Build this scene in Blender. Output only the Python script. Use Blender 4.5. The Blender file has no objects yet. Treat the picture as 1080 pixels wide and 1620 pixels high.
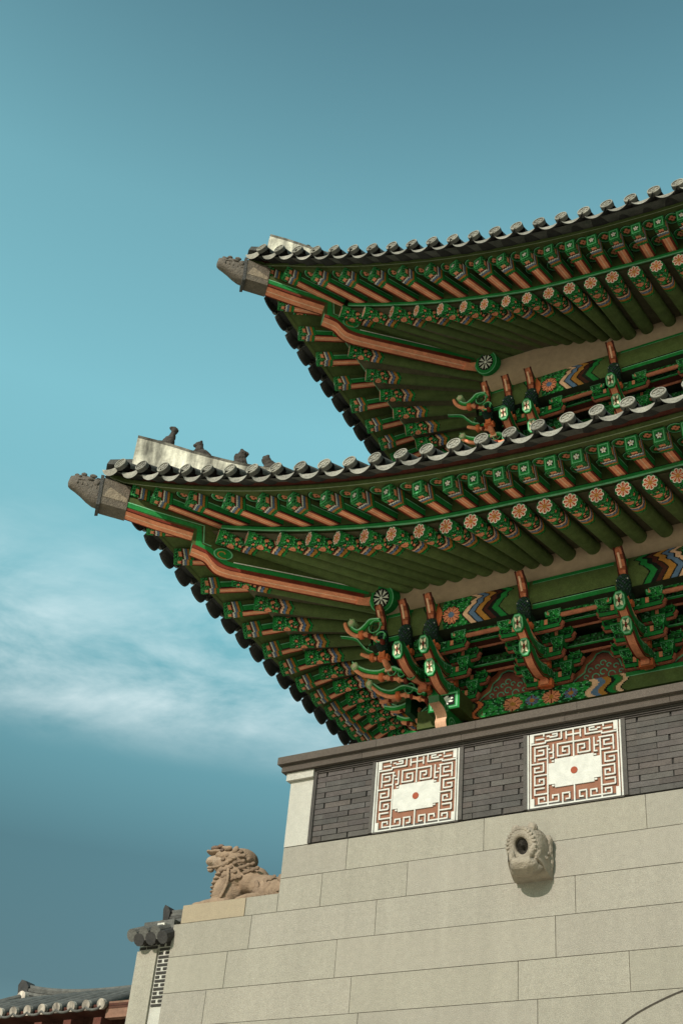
import bpy, math, random
import numpy as np
from mathutils import Vector, Matrix

# ------------------------------------------------------------------ camera, sky, sun, exposure
C = bpy.context.scene.collection
SC = bpy.context.scene
CAMH = 1.6                                   # heights below are given relative to the camera, +H
H = CAMH
def cam_axes(yaw, pitch, roll):
    cy, sy, cp, sp = math.cos(yaw), math.sin(yaw), math.cos(pitch), math.sin(pitch)
    f = Vector((sy*cp, cy*cp, sp)); r = Vector((cy, -sy, 0)); u = r.cross(f)
    cr, sr = math.cos(roll), math.sin(roll)
    return cr*r+sr*u, -sr*r+cr*u, f
r_, u_, f_ = cam_axes(-0.598698, 0.623553, 0.101521)
cd = bpy.data.cameras.new('camera'); cam = bpy.data.objects.new('camera', cd); C.objects.link(cam)
m = Matrix.Identity(4)
for i in range(3):
    m[i][0], m[i][1], m[i][2] = r_[i], u_[i], -f_[i]
m.translation = Vector((0, -11.5, CAMH))
cam.matrix_world = m
cd.sensor_fit = 'VERTICAL'; cd.sensor_height = 36.0; cd.lens = 36.0*2045.55/1620; cd.clip_end = 4000; cd.clip_start = 0.05
SC.camera = cam

SUN_DIR = Vector((0.08, 1.0, -0.55)).normalized()      # the way the light travels
sun_el = math.asin(-SUN_DIR.z)
W = bpy.data.worlds.new('World'); SC.world = W; W.use_nodes = True
nt = W.node_tree; nt.nodes.clear()
def N(t, **k):
    n = nt.nodes.new(t)
    for a, b in k.items(): setattr(n, a, b)
    return n
L = nt.links.new
out = N('ShaderNodeOutputWorld'); bg = N('ShaderNodeBackground'); L(bg.outputs[0], out.inputs[0])
sky = N('ShaderNodeTexSky'); sky.sky_type = 'NISHITA'; sky.sun_disc = False
sky.sun_elevation = sun_el; sky.sun_rotation = math.atan2(-SUN_DIR.x, -SUN_DIR.y); sky.air_density = 1.0; sky.dust_density = 0.6; sky.ozone_density = 2.0
tc = N('ShaderNodeTexCoord'); sep = N('ShaderNodeSeparateXYZ'); L(tc.outputs['Generated'], sep.inputs[0])
ramp = N('ShaderNodeValToRGB'); L(sep.outputs[2], ramp.inputs[0])
cr = ramp.color_ramp
SKYRAMP = [(0.0, (.60, .64, .48)), (0.25, (.27, .325, .245)), (0.34, (.32, .43, .31)), (0.42, (.56, .83, .57)), (0.52, (1.06, 1.52, .98)), (0.63, (1.36, 1.92, 1.22)), (0.74, (1.22, 1.72, 1.10)), (0.84, (.78, 1.10, .74)), (1.0, (.5, .75, .55))]
while len(cr.elements) < len(SKYRAMP): cr.elements.new(0.5)
for e, (p, c) in zip(cr.elements, SKYRAMP): e.position = p; e.color = (c[0], c[1], c[2], 1)
mul = N('ShaderNodeMixRGB', blend_type='MULTIPLY'); mul.inputs[0].default_value = 1
L(sky.outputs[0], mul.inputs[1]); L(ramp.outputs[0], mul.inputs[2])
# thin cirrus, laid out on the sky by direction
mp = N('ShaderNodeMapping'); L(tc.outputs['Generated'], mp.inputs[0]); mp.inputs['Rotation'].default_value = (0.35, 0.15, 0.7); mp.inputs['Scale'].default_value = (2.6, 6.0, 13.0)
nz = N('ShaderNodeTexNoise'); nz.inputs['Scale'].default_value = 1.7; nz.inputs['Detail'].default_value = 9; nz.inputs['Roughness'].default_value = .60; nz.inputs['Distortion'].default_value = .22
L(mp.outputs[0], nz.inputs[0])
nr = N('ShaderNodeMapRange'); nr.inputs[1].default_value = .38; nr.inputs[2].default_value = .74; L(nz.outputs[0], nr.inputs[0])
def band(z0, z1, z2, z3):
    a = N('ShaderNodeMapRange', interpolation_type='SMOOTHSTEP'); a.inputs[1].default_value = z0; a.inputs[2].default_value = z1; L(sep.outputs[2], a.inputs[0])
    b = N('ShaderNodeMapRange', interpolation_type='SMOOTHSTEP'); b.inputs[1].default_value = z3; b.inputs[2].default_value = z2; L(sep.outputs[2], b.inputs[0])
    mm = N('ShaderNodeMath', operation='MULTIPLY'); L(a.outputs[0], mm.inputs[0]); L(b.outputs[0], mm.inputs[1]); return mm
bd = band(.398, .448, .45, .585)
# clouds lie to the left of the gate
cl = N('ShaderNodeMath', operation='MULTIPLY'); L(nr.outputs[0], cl.inputs[0]); L(bd.outputs[0], cl.inputs[1])
cl2 = N('ShaderNodeMath', operation='MULTIPLY'); L(cl.outputs[0], cl2.inputs[0]); cl2.inputs[1].default_value = .48
mixc = N('ShaderNodeMixRGB'); L(cl2.outputs[0], mixc.inputs[0]); L(mul.outputs[0], mixc.inputs[1]); mixc.inputs[2].default_value = (6.0, 6.3, 6.2, 1)
L(mixc.outputs[0], bg.inputs[0]); bg.inputs[1].default_value = 0.15
sl = bpy.data.lights.new('sun', 'SUN'); sl.energy = 3.0; sl.angle = math.radians(.5); sl.color = (1, .925, .85)
so = bpy.data.objects.new('sun', sl); C.objects.link(so); so.location = (0, -30, 40)
so.rotation_euler = SUN_DIR.to_track_quat('-Z', 'Y').to_euler()
SC.view_settings.view_transform = 'Standard'; SC.view_settings.look = 'None'; SC.view_settings.exposure = 0.5
SC.cycles.max_bounces = 8; SC.cycles.diffuse_bounces = 4

rng = random.Random(7); R = np.random.RandomState(5)
# ------------------------------------------------------------------ paints (linear)
OLIVE = (.092, .124, .040); OLIVE2 = (.066, .084, .026); GREEN = (.018, .20, .045); DGREEN = (.010, .055, .018); LEAF = (.028, .28, .05)
MINT = (.18, .46, .25); RED = (.16, .028, .016); ORANGE = (.66, .16, .06); PINK = (.78, .275, .145); LPINK = (.86, .50, .32)
WHITE = (.74, .72, .62); BLUE = (.13, .20, .33); OCHRE = (.46, .20, .045); BLACK = (.012, .013, .011); PLASTER = (.44, .30, .195); DRED = (.075, .02, .014)
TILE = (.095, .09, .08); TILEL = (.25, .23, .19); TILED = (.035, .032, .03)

def mat(name, base=None, rough=.7, noise=(14., .25), bump=(0., 0.), fine=None, spec=.3, streak=None, vary=0, grain=0):
    """colour attribute Col (or a base colour) with wear varied by world position"""
    M = bpy.data.materials.new(name); M.use_nodes = True; n = M.node_tree.nodes; l = M.node_tree.links.new
    b = n['Principled BSDF']; b.inputs['Roughness'].default_value = rough; b.inputs['Specular IOR Level'].default_value = spec
    g = n.new('ShaderNodeNewGeometry')
    if base is None:
        a = n.new('ShaderNodeAttribute'); a.attribute_name = 'Col'; col = a.outputs['Color']
    else:
        a = n.new('ShaderNodeRGB'); a.outputs[0].default_value = (*base, 1); col = a.outputs[0]
    def layer(col, scale, amt, vec=None, detail=5):
        t = n.new('ShaderNodeTexNoise'); t.inputs['Scale'].default_value = scale; t.inputs['Detail'].default_value = detail; t.inputs['Roughness'].default_value = .6
        l(vec or g.outputs['Position'], t.inputs['Vector'])
        r = n.new('ShaderNodeMapRange'); r.inputs[1].default_value = .28; r.inputs[2].default_value = .72; r.inputs[3].default_value = 1-amt; r.inputs[4].default_value = 1+amt*.7
        l(t.outputs[0], r.inputs[0])
        mx = n.new('ShaderNodeMixRGB'); mx.blend_type = 'MULTIPLY'; mx.inputs[0].default_value = 1; l(col, mx.inputs[1]); l(r.outputs[0], mx.inputs[2])
        return mx.outputs[0], t
    col, t = layer(col, *noise)
    if fine: col, t2 = layer(col, fine[0], fine[1], detail=2)
    if streak:
        mpn = n.new('ShaderNodeMapping'); mpn.inputs['Scale'].default_value = (1, 1, streak[2]); l(g.outputs['Position'], mpn.inputs[0])
        col, _ = layer(col, streak[0], streak[1], mpn.outputs[0])
    if vary:
        oi = n.new('ShaderNodeObjectInfo'); vr = n.new('ShaderNodeMapRange'); vr.inputs[3].default_value = 1-vary; vr.inputs[4].default_value = 1+vary; l(oi.outputs['Random'], vr.inputs[0])
        mv = n.new('ShaderNodeMixRGB'); mv.blend_type = 'MULTIPLY'; mv.inputs[0].default_value = 1; l(col, mv.inputs[1]); l(vr.outputs[0], mv.inputs[2]); col = mv.outputs[0]
    if grain:                                   # grain along the timber's own length, cracks and worn paint
        tcn = n.new('ShaderNodeTexCoord'); mg = n.new('ShaderNodeMapping'); mg.inputs['Scale'].default_value = (34, 2.2, 34); l(tcn.outputs['Object'], mg.inputs[0])
        va = n.new('ShaderNodeVectorMath'); va.operation = 'ADD'; oi2 = n.new('ShaderNodeObjectInfo'); l(mg.outputs[0], va.inputs[0]); l(oi2.outputs['Location'], va.inputs[1])
        col, _ = layer(col, 1.0, grain, va.outputs[0], 4)
        tw = n.new('ShaderNodeTexNoise'); tw.inputs['Scale'].default_value = 2.4; tw.inputs['Detail'].default_value = 6; tw.inputs['Roughness'].default_value = .7; l(g.outputs['Position'], tw.inputs['Vector'])
        rw = n.new('ShaderNodeMapRange'); rw.inputs[1].default_value = .52; rw.inputs[2].default_value = .80; rw.inputs[4].default_value = .38; l(tw.outputs[0], rw.inputs[0])
        mw = n.new('ShaderNodeMixRGB'); l(rw.outputs[0], mw.inputs[0]); l(col, mw.inputs[1]); mw.inputs[2].default_value = (.085, .072, .045, 1); col = mw.outputs[0]
    l(col, b.inputs['Base Color'])
    if bump[0]:
        tb = n.new('ShaderNodeTexNoise'); tb.inputs['Scale'].default_value = bump[0]; tb.inputs['Detail'].default_value = 4; l(g.outputs['Position'], tb.inputs['Vector'])
        bp = n.new('ShaderNodeBump'); bp.inputs['Strength'].default_value = bump[1]; bp.inputs['Distance'].default_value = .02
        l(tb.outputs[0], bp.inputs['Height']); l(bp.outputs[0], b.inputs['Normal'])
    return M
PAINT = mat('painted_wood', None, .8, (9., .22), (60., .16), (70., .16), spec=.10, vary=.13, grain=.12)
TILEM = mat('roof_tile_clay', None, .8, (7., .4), (45., .4), (60., .25), vary=.18)
STONE = mat('granite', None, .9, (16., .08), (140., .60), (120., .28), spec=.15, streak=(4.5, .075, .10))
BRICK = mat('grey_brick', None, .85, (9., .22), (70., .5), (120., .25))
CLAY = mat('lattice_clay', None, .75, (12., .14), (60., .25))
LIME = mat('lime_plaster', None, .9, (3.2, .45), (30., .35), (25., .12), streak=(6., .95, .16))
CARVED = mat('carved_stone', None, .9, (7., .30), (60., .7), (80., .12))
BRONZE = mat('dark_clay', None, .75, (18., .35), (50., .8))
GROUNDM = mat('paving_granite', (.62, .54, .43), .9, (.6, .12))

# ------------------------------------------------------------------ mesh building
class MB:
    def __init__(s): s.v = []; s.f = []; s.c = []
    def quad(s, a, b, c, d, col): i = len(s.v); s.v += [tuple(a), tuple(b), tuple(c), tuple(d)]; s.f.append((i, i+1, i+2, i+3)); s.c.append(col)
    def poly(s, pts, col): i = len(s.v); s.v += [tuple(p) for p in pts]; s.f.append(tuple(range(i, i+len(pts)))); s.c.append(col)
    def grid(s, P, cols, closed=False):
        """P[i][j] points; cols[i][j] or one colour"""
        nu, nv = len(P), len(P[0]); i0 = len(s.v)
        for row in P: s.v += [tuple(p) for p in row]
        single = isinstance(cols, tuple) and not isinstance(cols[0], (tuple, list, np.ndarray))
        for i in range(nu-1):
            for j in range(nv if closed else nv-1):
                k = (j+1) % nv
                s.f.append((i0+i*nv+j, i0+i*nv+k, i0+(i+1)*nv+k, i0+(i+1)*nv+j)); s.c.append(cols if single else tuple(cols[i][j]))
    def box(s, c, h, col, taper=1.0, cols=None, M=None):
        """centre, half sizes; taper scales the bottom"""
        x, y, z = c; a, b, d = h; t = taper
        P = [Vector((x+sx*a*(t if sz < 0 else 1), y+sy*b*(t if sz < 0 else 1), z+sz*d)) for sz in (-1, 1) for sx, sy in ((-1, -1), (1, -1), (1, 1), (-1, 1))]
        if M: P = [M @ p for p in P]
        k = cols or {}
        i = len(s.v); s.v += [tuple(p) for p in P]
        for nm, f in (('bot', (0, 3, 2, 1)), ('top', (4, 5, 6, 7)), ('front', (0, 1, 5, 4)), ('right', (1, 2, 6, 5)), ('back', (2, 3, 7, 6)), ('left', (3, 0, 4, 7))):
            s.f.append(tuple(i+q for q in f)); s.c.append(k.get(nm, col))
    def tube(s, pts, rad, col, n=10, cap=True):
        pts = [Vector(p) for p in pts]; rings = []
        if not isinstance(rad, (list, tuple)): rad = [rad]*len(pts)
        ref = Vector((0.13, .2, 1))
        for i, p in enumerate(pts):
            d = (pts[min(i+1, len(pts)-1)]-pts[max(i-1, 0)]).normalized()
            if abs(d.dot(ref.normalized())) > .95: ref = Vector((1, .2, 0))
            a = d.cross(ref).normalized(); b = a.cross(d)
            rings.append([p+rad[i]*(math.cos(2*math.pi*k/n)*a+math.sin(2*math.pi*k/n)*b) for k in range(n)])
        s.grid(rings, col, closed=True)
        if cap: s.poly(rings[0], col); s.poly(rings[-1][::-1], col)
    def tubec(s, pts, rad, colf, n=12):
        i0 = len(s.f); s.tube(pts, rad, BLACK, n, cap=True)
        for k in range((len(pts)-1)*n): s.c[i0+k] = colf(k//n, k % n)
        s.c[-1] = s.c[-2] = colf(len(pts)-1, 0)
    def prism(s, poly, w0, w1, frame, side, rim, rims=None):
        """poly of (a,b) swept from w0 to w1; frame(a,b,w) gives the point; rims[i] colours edge i"""
        A = [frame(a, b, w0) for a, b in poly]; B = [frame(a, b, w1) for a, b in poly]
        s.poly(A, side); s.poly(B[::-1], side)
        n = len(poly)
        for i in range(n):
            j = (i+1) % n; s.quad(A[i], A[j], B[j], B[i], rims[i] if rims and rims[i] else rim)
    def strip(s, poly, width, w, frame, col, closed=False):
        """a flat painted line along poly in the (a,b) plane at depth w"""
        n = len(poly); pts = [Vector((p[0], p[1])) for p in poly]; Lf = []; Rt = []
        for i in range(n):
            p = pts[(i-1) % n] if closed or i > 0 else pts[i]; q = pts[(i+1) % n] if closed or i < n-1 else pts[i]
            d = (q-p); d = d.normalized() if d.length > 1e-9 else Vector((1, 0)); nn = Vector((-d.y, d.x))*width/2
            Lf.append(pts[i]+nn); Rt.append(pts[i]-nn)
        for i in range(n if closed else n-1):
            j = (i+1) % n
            s.quad(frame(Lf[i].x, Lf[i].y, w), frame(Lf[j].x, Lf[j].y, w), frame(Rt[j].x, Rt[j].y, w), frame(Rt[i].x, Rt[i].y, w), col)
    def mesh(s, name, material, smooth=False):
        me = bpy.data.meshes.new(name); me.from_pydata(s.v, [], s.f); me.materials.append(material)
        at = me.color_attributes.new('Col', 'FLOAT_COLOR', 'CORNER')
        tot = np.array([len(f) for f in s.f]); c = np.array([(k[0], k[1], k[2], 1.) for k in s.c], np.float32)
        at.data.foreach_set('color', np.repeat(c, tot, axis=0).ravel())
        if smooth: me.polygons.foreach_set('use_smooth', [True]*len(me.polygons))
        me.update(); return me
    def build(s, name, material, parent=None, smooth=False, fixn=True):
        me = s.mesh(name, material, smooth)
        o = bpy.data.objects.new(name, me); C.objects.link(o)
        if parent: o.parent = parent
        return o
def inst(name, me, parent, M=None):
    o = bpy.data.objects.new(name, me); C.objects.link(o); o.parent = parent
    if M is not None: o.matrix_basis = M
    return o
def copy_part(src, parent, M):
    o = src.copy(); C.objects.link(o); o.parent = parent; o.matrix_basis = M
    for ch in src.children:
        d = ch.copy(); C.objects.link(d); d.parent = o
    return o
def thing(name, label, cat, group=None, loc=(0, 0, 0)):
    o = bpy.data.objects.new(name, None); C.objects.link(o); o.location = loc; o['label'] = label; o['category'] = cat
    if group: o['group'] = group
    return o
def tag(o, label, cat, group=None):
    o['label'] = label; o['category'] = cat
    if group: o['group'] = group
    return o
def frame_M(o, d, up=Vector((0, 0, 1))):
    """local +Y along d, +Z as near up as may be"""
    y = d.normalized(); x = y.cross(up).normalized(); z = x.cross(y)
    M = Matrix.Identity(4)
    for i in range(3): M[i][0], M[i][1], M[i][2], M[i][3] = x[i], y[i], z[i], o[i]
    return M
def hash2(a, b): return np.abs(np.sin(a*127.1+b*311.7)*43758.5453) % 1.0

# ------------------------------------------------------------------ painted ornament of the rafters
def scroll(u, v, sc):
    """dense leaf scroll: green leaves, dark gaps, light veins"""
    a = np.sin(u*sc+2.3*np.sin(v*sc*.8+1.))*np.sin(v*sc*1.1+2.1*np.sin(u*sc*.7))
    b = np.sin(u*sc*2.1+1.3*np.sin(v*sc*1.9))*np.cos(v*sc*2.3+u*sc*.5)
    col = np.empty(a.shape+(3,)); col[:] = GREEN
    col[a > .25] = LEAF; col[a < -.35] = DGREEN; col[np.abs(a+.1) < .07] = BLACK; col[(b > .72)] = MINT
    return col
def rafter_paint(u, a, r):
    v = a*r; col = scroll(u, v, 62.)
    for (uc, ac, rr, seed) in ((.19, 0., .052, 0.), (.09, 1.15, .022, 1.), (.09, -1.15, .022, 2.), (.24, 1.35, .030, 1.), (.24, -1.35, .030, .4), (.30, .55, .020, .2), (.29, -.5, .018, .2), (.09, .3, .016, .6), (.2, 2.3, .04, .6), (.2, -2.3, .04, .6), (.12, -.62, .016, .3), (.25, .75, .018, 0.)):
        du = u-uc; dv = (a-ac)*r; d = np.hypot(du, dv); th = np.arctan2(dv, du)
        R_ = rr*(.78+.22*np.abs(np.cos(4*th+seed)))
        k = d < R_+.006; col[k] = BLACK
        k = d < R_; col[k] = PINK
        k = (d < R_*.8) & (np.abs(np.sin(4*th+seed)) < .30) & (d > .35*rr); col[k] = ORANGE if rr < .04 else RED
        k = d < .28*rr; col[k] = ORANGE
    col[u < .018] = GREEN
    wv = u + .030*np.abs(np.cos(1.7*a)) - .02*np.cos(a)
    for lo, hi, cc in ((.335, .345, BLACK), (.345, .362, RED), (.362, .392, LPINK), (.392, .400, BLACK), (.400, .432, BLUE), (.432, .439, BLACK), (.439, .485, OCHRE), (.485, .495, BLACK), (.495, .525, GREEN), (.525, .533, BLACK)):
        col[(wv >= lo) & (wv < hi)] = cc
    col[wv >= .533] = OLIVE
    return col
def make_rafter(r0=.1, r1=.078, ln=2.9):
    mb = MB(); us = list(np.linspace(0, .58, 50))+[.9, 1.4, 2.0, ln]; nA = 44
    ang = np.linspace(-math.pi, math.pi, nA+1)[:-1]
    P = []
    for u in us:
        r = r0+(r1-r0)*u/ln
        P.append([(r*math.sin(a), u, -r*math.cos(a)) for a in ang])
    uc = (np.array(us[:-1])+np.array(us[1:]))/2; ac = ang+math.pi/nA
    U, A = np.meshgrid(uc, ac, indexing='ij')
    mb.grid(P, rafter_paint(U, A, r0), closed=True)
    return mb.mesh('round_rafter', PAINT, True)
def make_flower(r0=.1):
    mb = MB(); nr, na = 16, 72
    rr = np.linspace(0.0005, r0, nr+1); aa = np.linspace(0, 2*math.pi, na+1)[:-1]
    P = [[(r*math.sin(a), -.004, -r*math.cos(a)) for a in aa] for r in rr]
    rc = (rr[:-1]+rr[1:])/2; ac = aa+math.pi/na; Rr, A = np.meshgrid(rc, ac, indexing='ij')
    x = Rr/r0; col = np.empty(x.shape+(3,)); col[:] = GREEN
    col[x > .93] = BLACK
    pet = .66+.24*np.abs(np.cos(4*A))**.7
    col[x < pet+.05] = BLACK; col[x < pet] = WHITE
    col[(x < pet-.10)] = (.84, .56, .42)
    st = np.abs(np.sin(4*A)); k = (np.abs(np.cos(4*A)) > .80) & (x > .2) & (x < .74); col[k] = (.42, .055, .025)
    k = (np.abs(np.cos(4*A)) > .93) & (x > .25) & (x < .62); col[k] = (.62, .10, .035)
    k = (st > .97) & (x > .2) & (x < .62); col[k] = RED
    col[x < .24] = OCHRE; col[x < .09] = ORANGE
    mb.grid(P, col, closed=True)
    P2 = [[(r0*math.sin(a), y, -r0*math.cos(a)) for a in aa] for y in (-.004, .0)]
    mb.grid(P2, GREEN, closed=True)
    return mb.mesh('rafter_end', PAINT)
def fly_paint(u, v, kind):
    """u along from the tip, v across -1..1 (for the sides -1 is the bottom edge)"""
    u = u*1.13; col = scroll(u, v*.07, 75.)
    zz = u+.018*np.abs(((v*2.0) % 1.0)-.5)*2 if kind == 'bot' else u+.018*v
    for lo, hi, cc in ((.0, .012, GREEN), (.118, .126, BLACK), (.126, .146, RED), (.146, .168, WHITE), (.168, .176, BLACK), (.176, .200, BLUE), (.200, .207, BLACK), (.207, .240, OCHRE), (.240, .248, BLACK), (.248, .285, GREEN), (.285, .294, BLACK)):
        col[(zz >= lo) & (zz < hi)] = cc
    k = (zz >= .07) & (zz < .118) & (np.abs(v) < .42); col[k] = PINK
    rest = zz >= .294
    if kind == 'bot':
        col[rest] = RED; col[rest & (np.abs(v) < .62)] = PINK; col[rest & (np.abs(v) < .13)] = LPINK
    else:
        col[rest] = OLIVE2; col[rest & (v < .02)] = GREEN; k = rest & (v > .02) & (v < .16); col[k] = MINT; col[rest & (v >= .16) & (v < .26)] = BLACK
        col[rest & (v < -.86)] = BLACK
    return col
def make_flying(w=.07, h=.17, ln=1.0):
    mb = MB(); us = np.array(list(np.linspace(0, .30, 60))+[.45, .7, ln]); uc = (us[:-1]+us[1:])/2
    vs = np.linspace(-1, 1, 23); vc = (vs[:-1]+vs[1:])/2; U, V = np.meshgrid(uc, vc, indexing='ij')
    mb.grid([[(v*w, u, -h) for v in vs] for u in us], fly_paint(U, V, 'bot'))
    for sx in (-1, 1): mb.grid([[(sx*w, u, -h+(v+1)/2*h) for v in vs] for u in us], fly_paint(U, V, 'side'))
    es = np.linspace(-1, 1, 41); ec = (es[:-1]+es[1:])/2; X, Zz = np.meshgrid(ec, ec, indexing='ij')
    col = np.empty(X.shape+(3,)); col[:] = GREEN
    m_ = np.maximum(np.abs(X), np.abs(Zz)); col[m_ > .72] = MINT; col[m_ > .82] = GREEN; col[m_ > .94] = DGREEN
    d = np.hypot(X, Zz*1.2); th = np.arctan2(X, Zz); col[d < .56] = BLACK; pr = .5*np.abs(np.cos(2.5*th))**.45; col[(d < pr) & (d > .1)] = WHITE; col[d < .1] = ORANGE
    mb.grid([[(x*w, 0, -h/2+z*h/2) for z in es] for x in es], col)
    mb.quad((-w, 0, 0), (w, 0, 0), (w, ln, 0), (-w, ln, 0), OLIVE2)
    return mb.mesh('flying_rafter', PAINT)
def make_medal(r0=.1):
    mb = MB(); nr, na = 9, 40
    rr = np.linspace(.0005, r0, nr+1); aa = np.linspace(0, 2*math.pi, na+1)[:-1]
    A, Rr = np.meshgrid(aa+math.pi/na, (rr[:-1]+rr[1:])/2); x = Rr/r0
    col = np.empty(x.shape+(3,)); col[:] = OLIVE
    col[x > .93] = BLACK; col[(x < .8) & (np.abs(np.cos(4*A)) > .5)] = GREEN; col[(x > .8) & (x < .86)] = MINT; col[(x < .52)] = DGREEN; col[(x < .46*(.7+.3*np.abs(np.cos(2*A))))] = PINK; col[x < .14] = RED
    mb.grid([[(r*math.sin(a), r*math.cos(a)*1.15, 0) for a in aa] for r in rr], col, closed=True)
    return mb.mesh('painted_roundel', PAINT)
RAFTER = make_rafter(); FLOWER = make_flower(); FLY = make_flying(); MEDAL = make_medal()

# ------------------------------------------------------------------ tiles
def make_cover(r=.078, ln=1.0):
    mb = MB(); n = 12; P = []
    for u in (0, .33, .66, 1.0): P.append([(r*math.sin(a), u*ln, r*math.cos(a)) for a in np.linspace(-2.0, 2.0, n+1)])
    mb.grid(P, TILE)
    return mb.mesh('cover_tile', TILEM, True)
def make_enddisc(r=.086):
    mb = MB(); na = 28; aa = np.linspace(0, 2*math.pi, na+1)[:-1]
    prof = [(.0005, -.016), (.018, -.016), (.022, -.024), (.030, -.024), (.034, -.016), (.066, -.016), (.070, -.030), (.083, -.030), (r, -.022), (r, .03), (r-.012, .03)]
    cols = [TILEL]*8+[TILE]*2
    P = [[(q*math.sin(a), y, q*math.cos(a)) for a in aa] for q, y in prof]
    mb.grid(P, [[c]*na for c in cols], closed=True)
    for k in range(5):                         # a small flower in relief
        a = 2*math.pi*k/5; mb.box((.048*math.sin(a), -.019, .048*math.cos(a)), (.010, .006, .010), TILEL)
    return mb.mesh('end_disc', TILEM)
def make_pan(half=.158, ln=1.0, hang=.115, lean=.085):
    """concave tile seen from below, its drip plate hanging at the front"""
    mb = MB(); n = 12; xs = np.linspace(-1, 1, n+1)
    arc = lambda x: -.04-.035*(1-x*x)
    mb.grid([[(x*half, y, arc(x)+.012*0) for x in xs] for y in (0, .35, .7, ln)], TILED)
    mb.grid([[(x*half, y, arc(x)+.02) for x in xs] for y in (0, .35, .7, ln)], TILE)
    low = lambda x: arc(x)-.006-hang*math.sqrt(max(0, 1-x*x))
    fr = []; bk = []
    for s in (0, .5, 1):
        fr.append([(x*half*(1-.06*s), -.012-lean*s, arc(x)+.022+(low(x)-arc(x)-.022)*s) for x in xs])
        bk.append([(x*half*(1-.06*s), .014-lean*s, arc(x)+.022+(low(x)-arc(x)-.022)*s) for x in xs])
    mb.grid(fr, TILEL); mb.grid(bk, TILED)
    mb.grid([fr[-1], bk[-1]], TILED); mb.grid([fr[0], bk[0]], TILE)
    for x in np.linspace(-.5, .5, 4): mb.box((x*half, -.016-lean*.45, arc(x)-.035), (.010, .006, .010), TILEL)
    return mb.mesh('pan_tile', TILEM)
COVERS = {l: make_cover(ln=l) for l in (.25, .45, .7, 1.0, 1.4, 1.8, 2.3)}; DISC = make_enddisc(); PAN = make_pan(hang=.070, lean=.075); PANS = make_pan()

# ------------------------------------------------------------------ the curve of the eaves
class Roof:
    def __init__(s, T, p0, pn, zm, h, mm, Lh, s_tile, n_front, n_side):
        s.T = T; s.p0 = p0; s.pn = pn; s.zm = zm; s.h = h; s.mm = mm; s.L = Lh; s.st = s_tile; s.nf = n_front; s.ns = n_side
        s.dz = zm-9.024
    def P(s, t): return s.p0*(1-max(0, 1-t/s.L)**s.pn)
    def Z(s, t): return s.zm+s.h*max(0, 1-t/s.L)**s.mm
    def pt(s, side, t, U, z):
        return Vector((s.T[0]+t, s.T[1]+U, z+H)) if side == 0 else Vector((s.T[0]+U, s.T[1]+t, z+H))
    def off(s, side, t, u, z): return s.pt(side, t, s.P(t)+u, s.Z(t)+z)
LOW = Roof((-10.162, -2.0), .4842, 2.4652, 9.0238, 1.1781, 2.3615, 7.5, .3286, 29, 20)
UPP = Roof((-9.21, -1.1), .5379, 1.9039, 13.1623, 1.4945, 2.3438, 7.5, .306, 29, 15)
TN = [1.22, 1.65, 2.12, 2.54, 2.93, 3.30, 3.66, 4.02, 4.36, 4.67, 4.96]
TNU = [1.15, 1.53, 1.98, 2.37, 2.74, 3.09, 3.40, 3.72, 4.02, 4.33, 4.62]; FNU = [.2, .52, 1.02, 1.48, 1.95, 2.39, 2.82, 3.20, 3.56, 3.89, 4.23, 4.56]
FN = [.25, .60, 1.13, 1.68, 2.17, 2.60, 3.06, 3.47, 3.88, 4.27, 4.65, 4.96]
PURL = 2.60; FOC = 5.0
def rafter_z_in(rf, t):
    top = rf.Z(0)-1.355+.15; f = max(0, min(1, (5-t)/2.4)); return rf.zm-.12+(top-rf.zm+.12)*f     # axis height at the purlin
def disc_off(t): return -.50-.07*min(1, max(0, (5.2-t)/1.2))

def roof_front_z(rf, t, u): return rf.Z(t)-.13+.36*u+.035*u*u

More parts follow.
